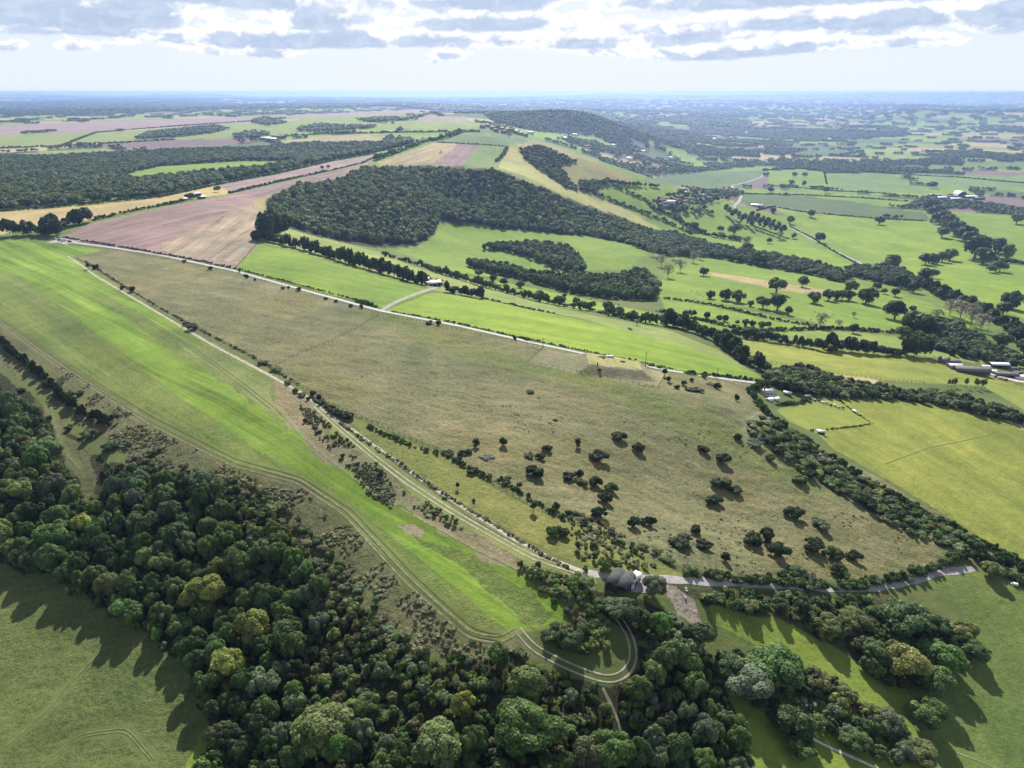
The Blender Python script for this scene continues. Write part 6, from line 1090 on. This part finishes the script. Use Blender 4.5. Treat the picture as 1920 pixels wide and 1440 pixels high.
SP=[(695,694),(706,690),(716,692),(875,722),(877,726),(891,716),(936,675),(745,733),(820,706),(804,712),(858,735),(863,747),(935,757),(943,760),(957,760),(921,768),(966,775),(972,777),(972,790),(985,796),(1013,787),(1015,781),(1034,794),(1036,799),(1036,804),(1037,809),(1029,792),(978,802),(966,801),(983,805),(992,806),(991,809),(1019,759),(1053,783),(782,788),(875,738),(1005,697),(1042,732),(1177,727),(1193,733),(1135,726),(1150,731),(1254,735),(1256,755),(1228,745),(1208,810),(1253,822),(1266,818),(1273,820),(1285,831),(1286,823),(1310,812),(1320,819),(1329,808),(1318,793),(1313,795),(1373,829),(1379,822),(1387,853),(1394,833),(1401,836),(1407,838),(1375,818),(1398,848),(1170,790),(1185,800),(1165,780),(1010,745),(900,760),(840,770),(770,760),(680,705),(1090,760),(1110,780),(1135,790),(1250,800),(1290,790),(1340,830)]
r=random.Random(3); hw=hit([q[0] for q in SP],[q[1] for q in SP])
for q,w in zip(SP,hw):
    o=link('sheep',SH); o.location=(w[0],w[1],float(zat(*w))+.02); o.rotation_euler=(0,0,r.uniform(0,6.28)); s=r.uniform(.6,.8); o.scale=(s,s,s)
    pl='near the reservoir side' if q[1]<740 and q[0]>1100 else 'in the flock at the pasture centre' if 900<q[0]<1060 and q[1]>740 else 'on the upper left part' if q[0]<900 else 'towards the thicket' if q[0]>1240 else 'mid slope'
    tag(o,f"cream sheep grazing the rough pasture, {pl}",'sheep','sheep '+pl)
CP_=[(1050,548),(1062,552),(1075,549),(1084,556),(1100,556),(1108,562),(1120,560),(1132,566),(1095,550),(1146,571),(1160,572),(1180,618),(1183,620),(962,520),(1180,300)]
hw=hit([q[0] for q in CP_[:-1]],[q[1] for q in CP_[:-1]])
for q,w in zip(CP_,hw):
    o=link('cow',CW if r.random()<.8 else CW2); o.location=(w[0],w[1],float(zat(*w))+.02); o.rotation_euler=(0,0,r.uniform(0,6.28)); tag(o,'dark cow grazing the strip below the spinney' if q[1]<600 else 'dark cow alone on the bright roadside pasture','cow','dark cattle '+('below the spinney' if q[1]<600 else 'by the road'))
C2_=[(1534,588),(1541,590),(1546,593),(1549,591),(1528,585),(1538,595),(1556,595),(1561,590),(1306,550),(1312,553),(1318,556),(1296,547),(1524,608),(1520,600),(1330,520),(1435,530)]
hw=hit([q[0] for q in C2_],[q[1] for q in C2_])
for q,w in zip(C2_,hw):
    o=link('sheep',SH); o.location=(w[0],w[1],float(zat(*w))+.02); o.rotation_euler=(0,0,r.uniform(0,6.28)); o.scale=(1.3,1.3,1.3); tag(o,'pale sheep under the parkland oaks' if q[0]>1500 else 'pale sheep in the left part of the parkland','sheep','parkland sheep '+('right' if q[0]>1500 else 'left'))
# ---------------------------------------------------------------- tell look-alikes apart by their order in the view
bpy.context.view_layer.update(); ORD=['first','second','third','fourth','fifth','sixth','seventh','eighth','ninth','tenth','eleventh','twelfth','thirteenth','fourteenth','fifteenth','sixteenth','seventeenth','eighteenth','nineteenth','twentieth','twenty-first','twenty-second','twenty-third','twenty-fourth']
same={}
for o in COL.objects:
    if o.parent is None and o.get('label') and o.get('kind')!='stuff': same.setdefault(o['label'],[]).append(o)
for lab,os_ in same.items():
    if 1<len(os_)<=24:
        os_.sort(key=lambda o: float(to_px(o.location.x,o.location.y,o.location.z)[0]))
        for i,o in enumerate(os_): o['label']=lab+(', left one' if i==0 else ', right one') if len(os_)==2 else lab+', '+ORD[i]+' from left'
# ---------------------------------------------------------------- air
hm=bpy.data.materials.new('air'); hm.use_nodes=True; hm.node_tree.nodes.clear(); t=NT(hm.node_tree)
pv=t.new('ShaderNodeVolumePrincipled'); pv.inputs['Color'].default_value=(.37,.54,.93,1); pv.inputs['Density'].default_value=7.6e-5; pv.inputs['Anisotropy'].default_value=.5
oo=t.new('ShaderNodeOutputMaterial'); t.l.new(pv.outputs[0],oo.inputs['Volume'])
x0,x1,y0,y1,z0,z1=-33000,33000,-400,33000,float(ZG.min())-1.5,CAMZ+6
vb=[(x,y,z) for x in (x0,x1) for y in (y0,y1) for z in (z0,z1)]
fb=[(0,1,3,2),(4,6,7,5),(0,4,5,1),(2,3,7,6),(0,2,6,4),(1,5,7,3)]
tag(link('haze',mesh('haze',vb,fb,[hm])),kind='stuff')
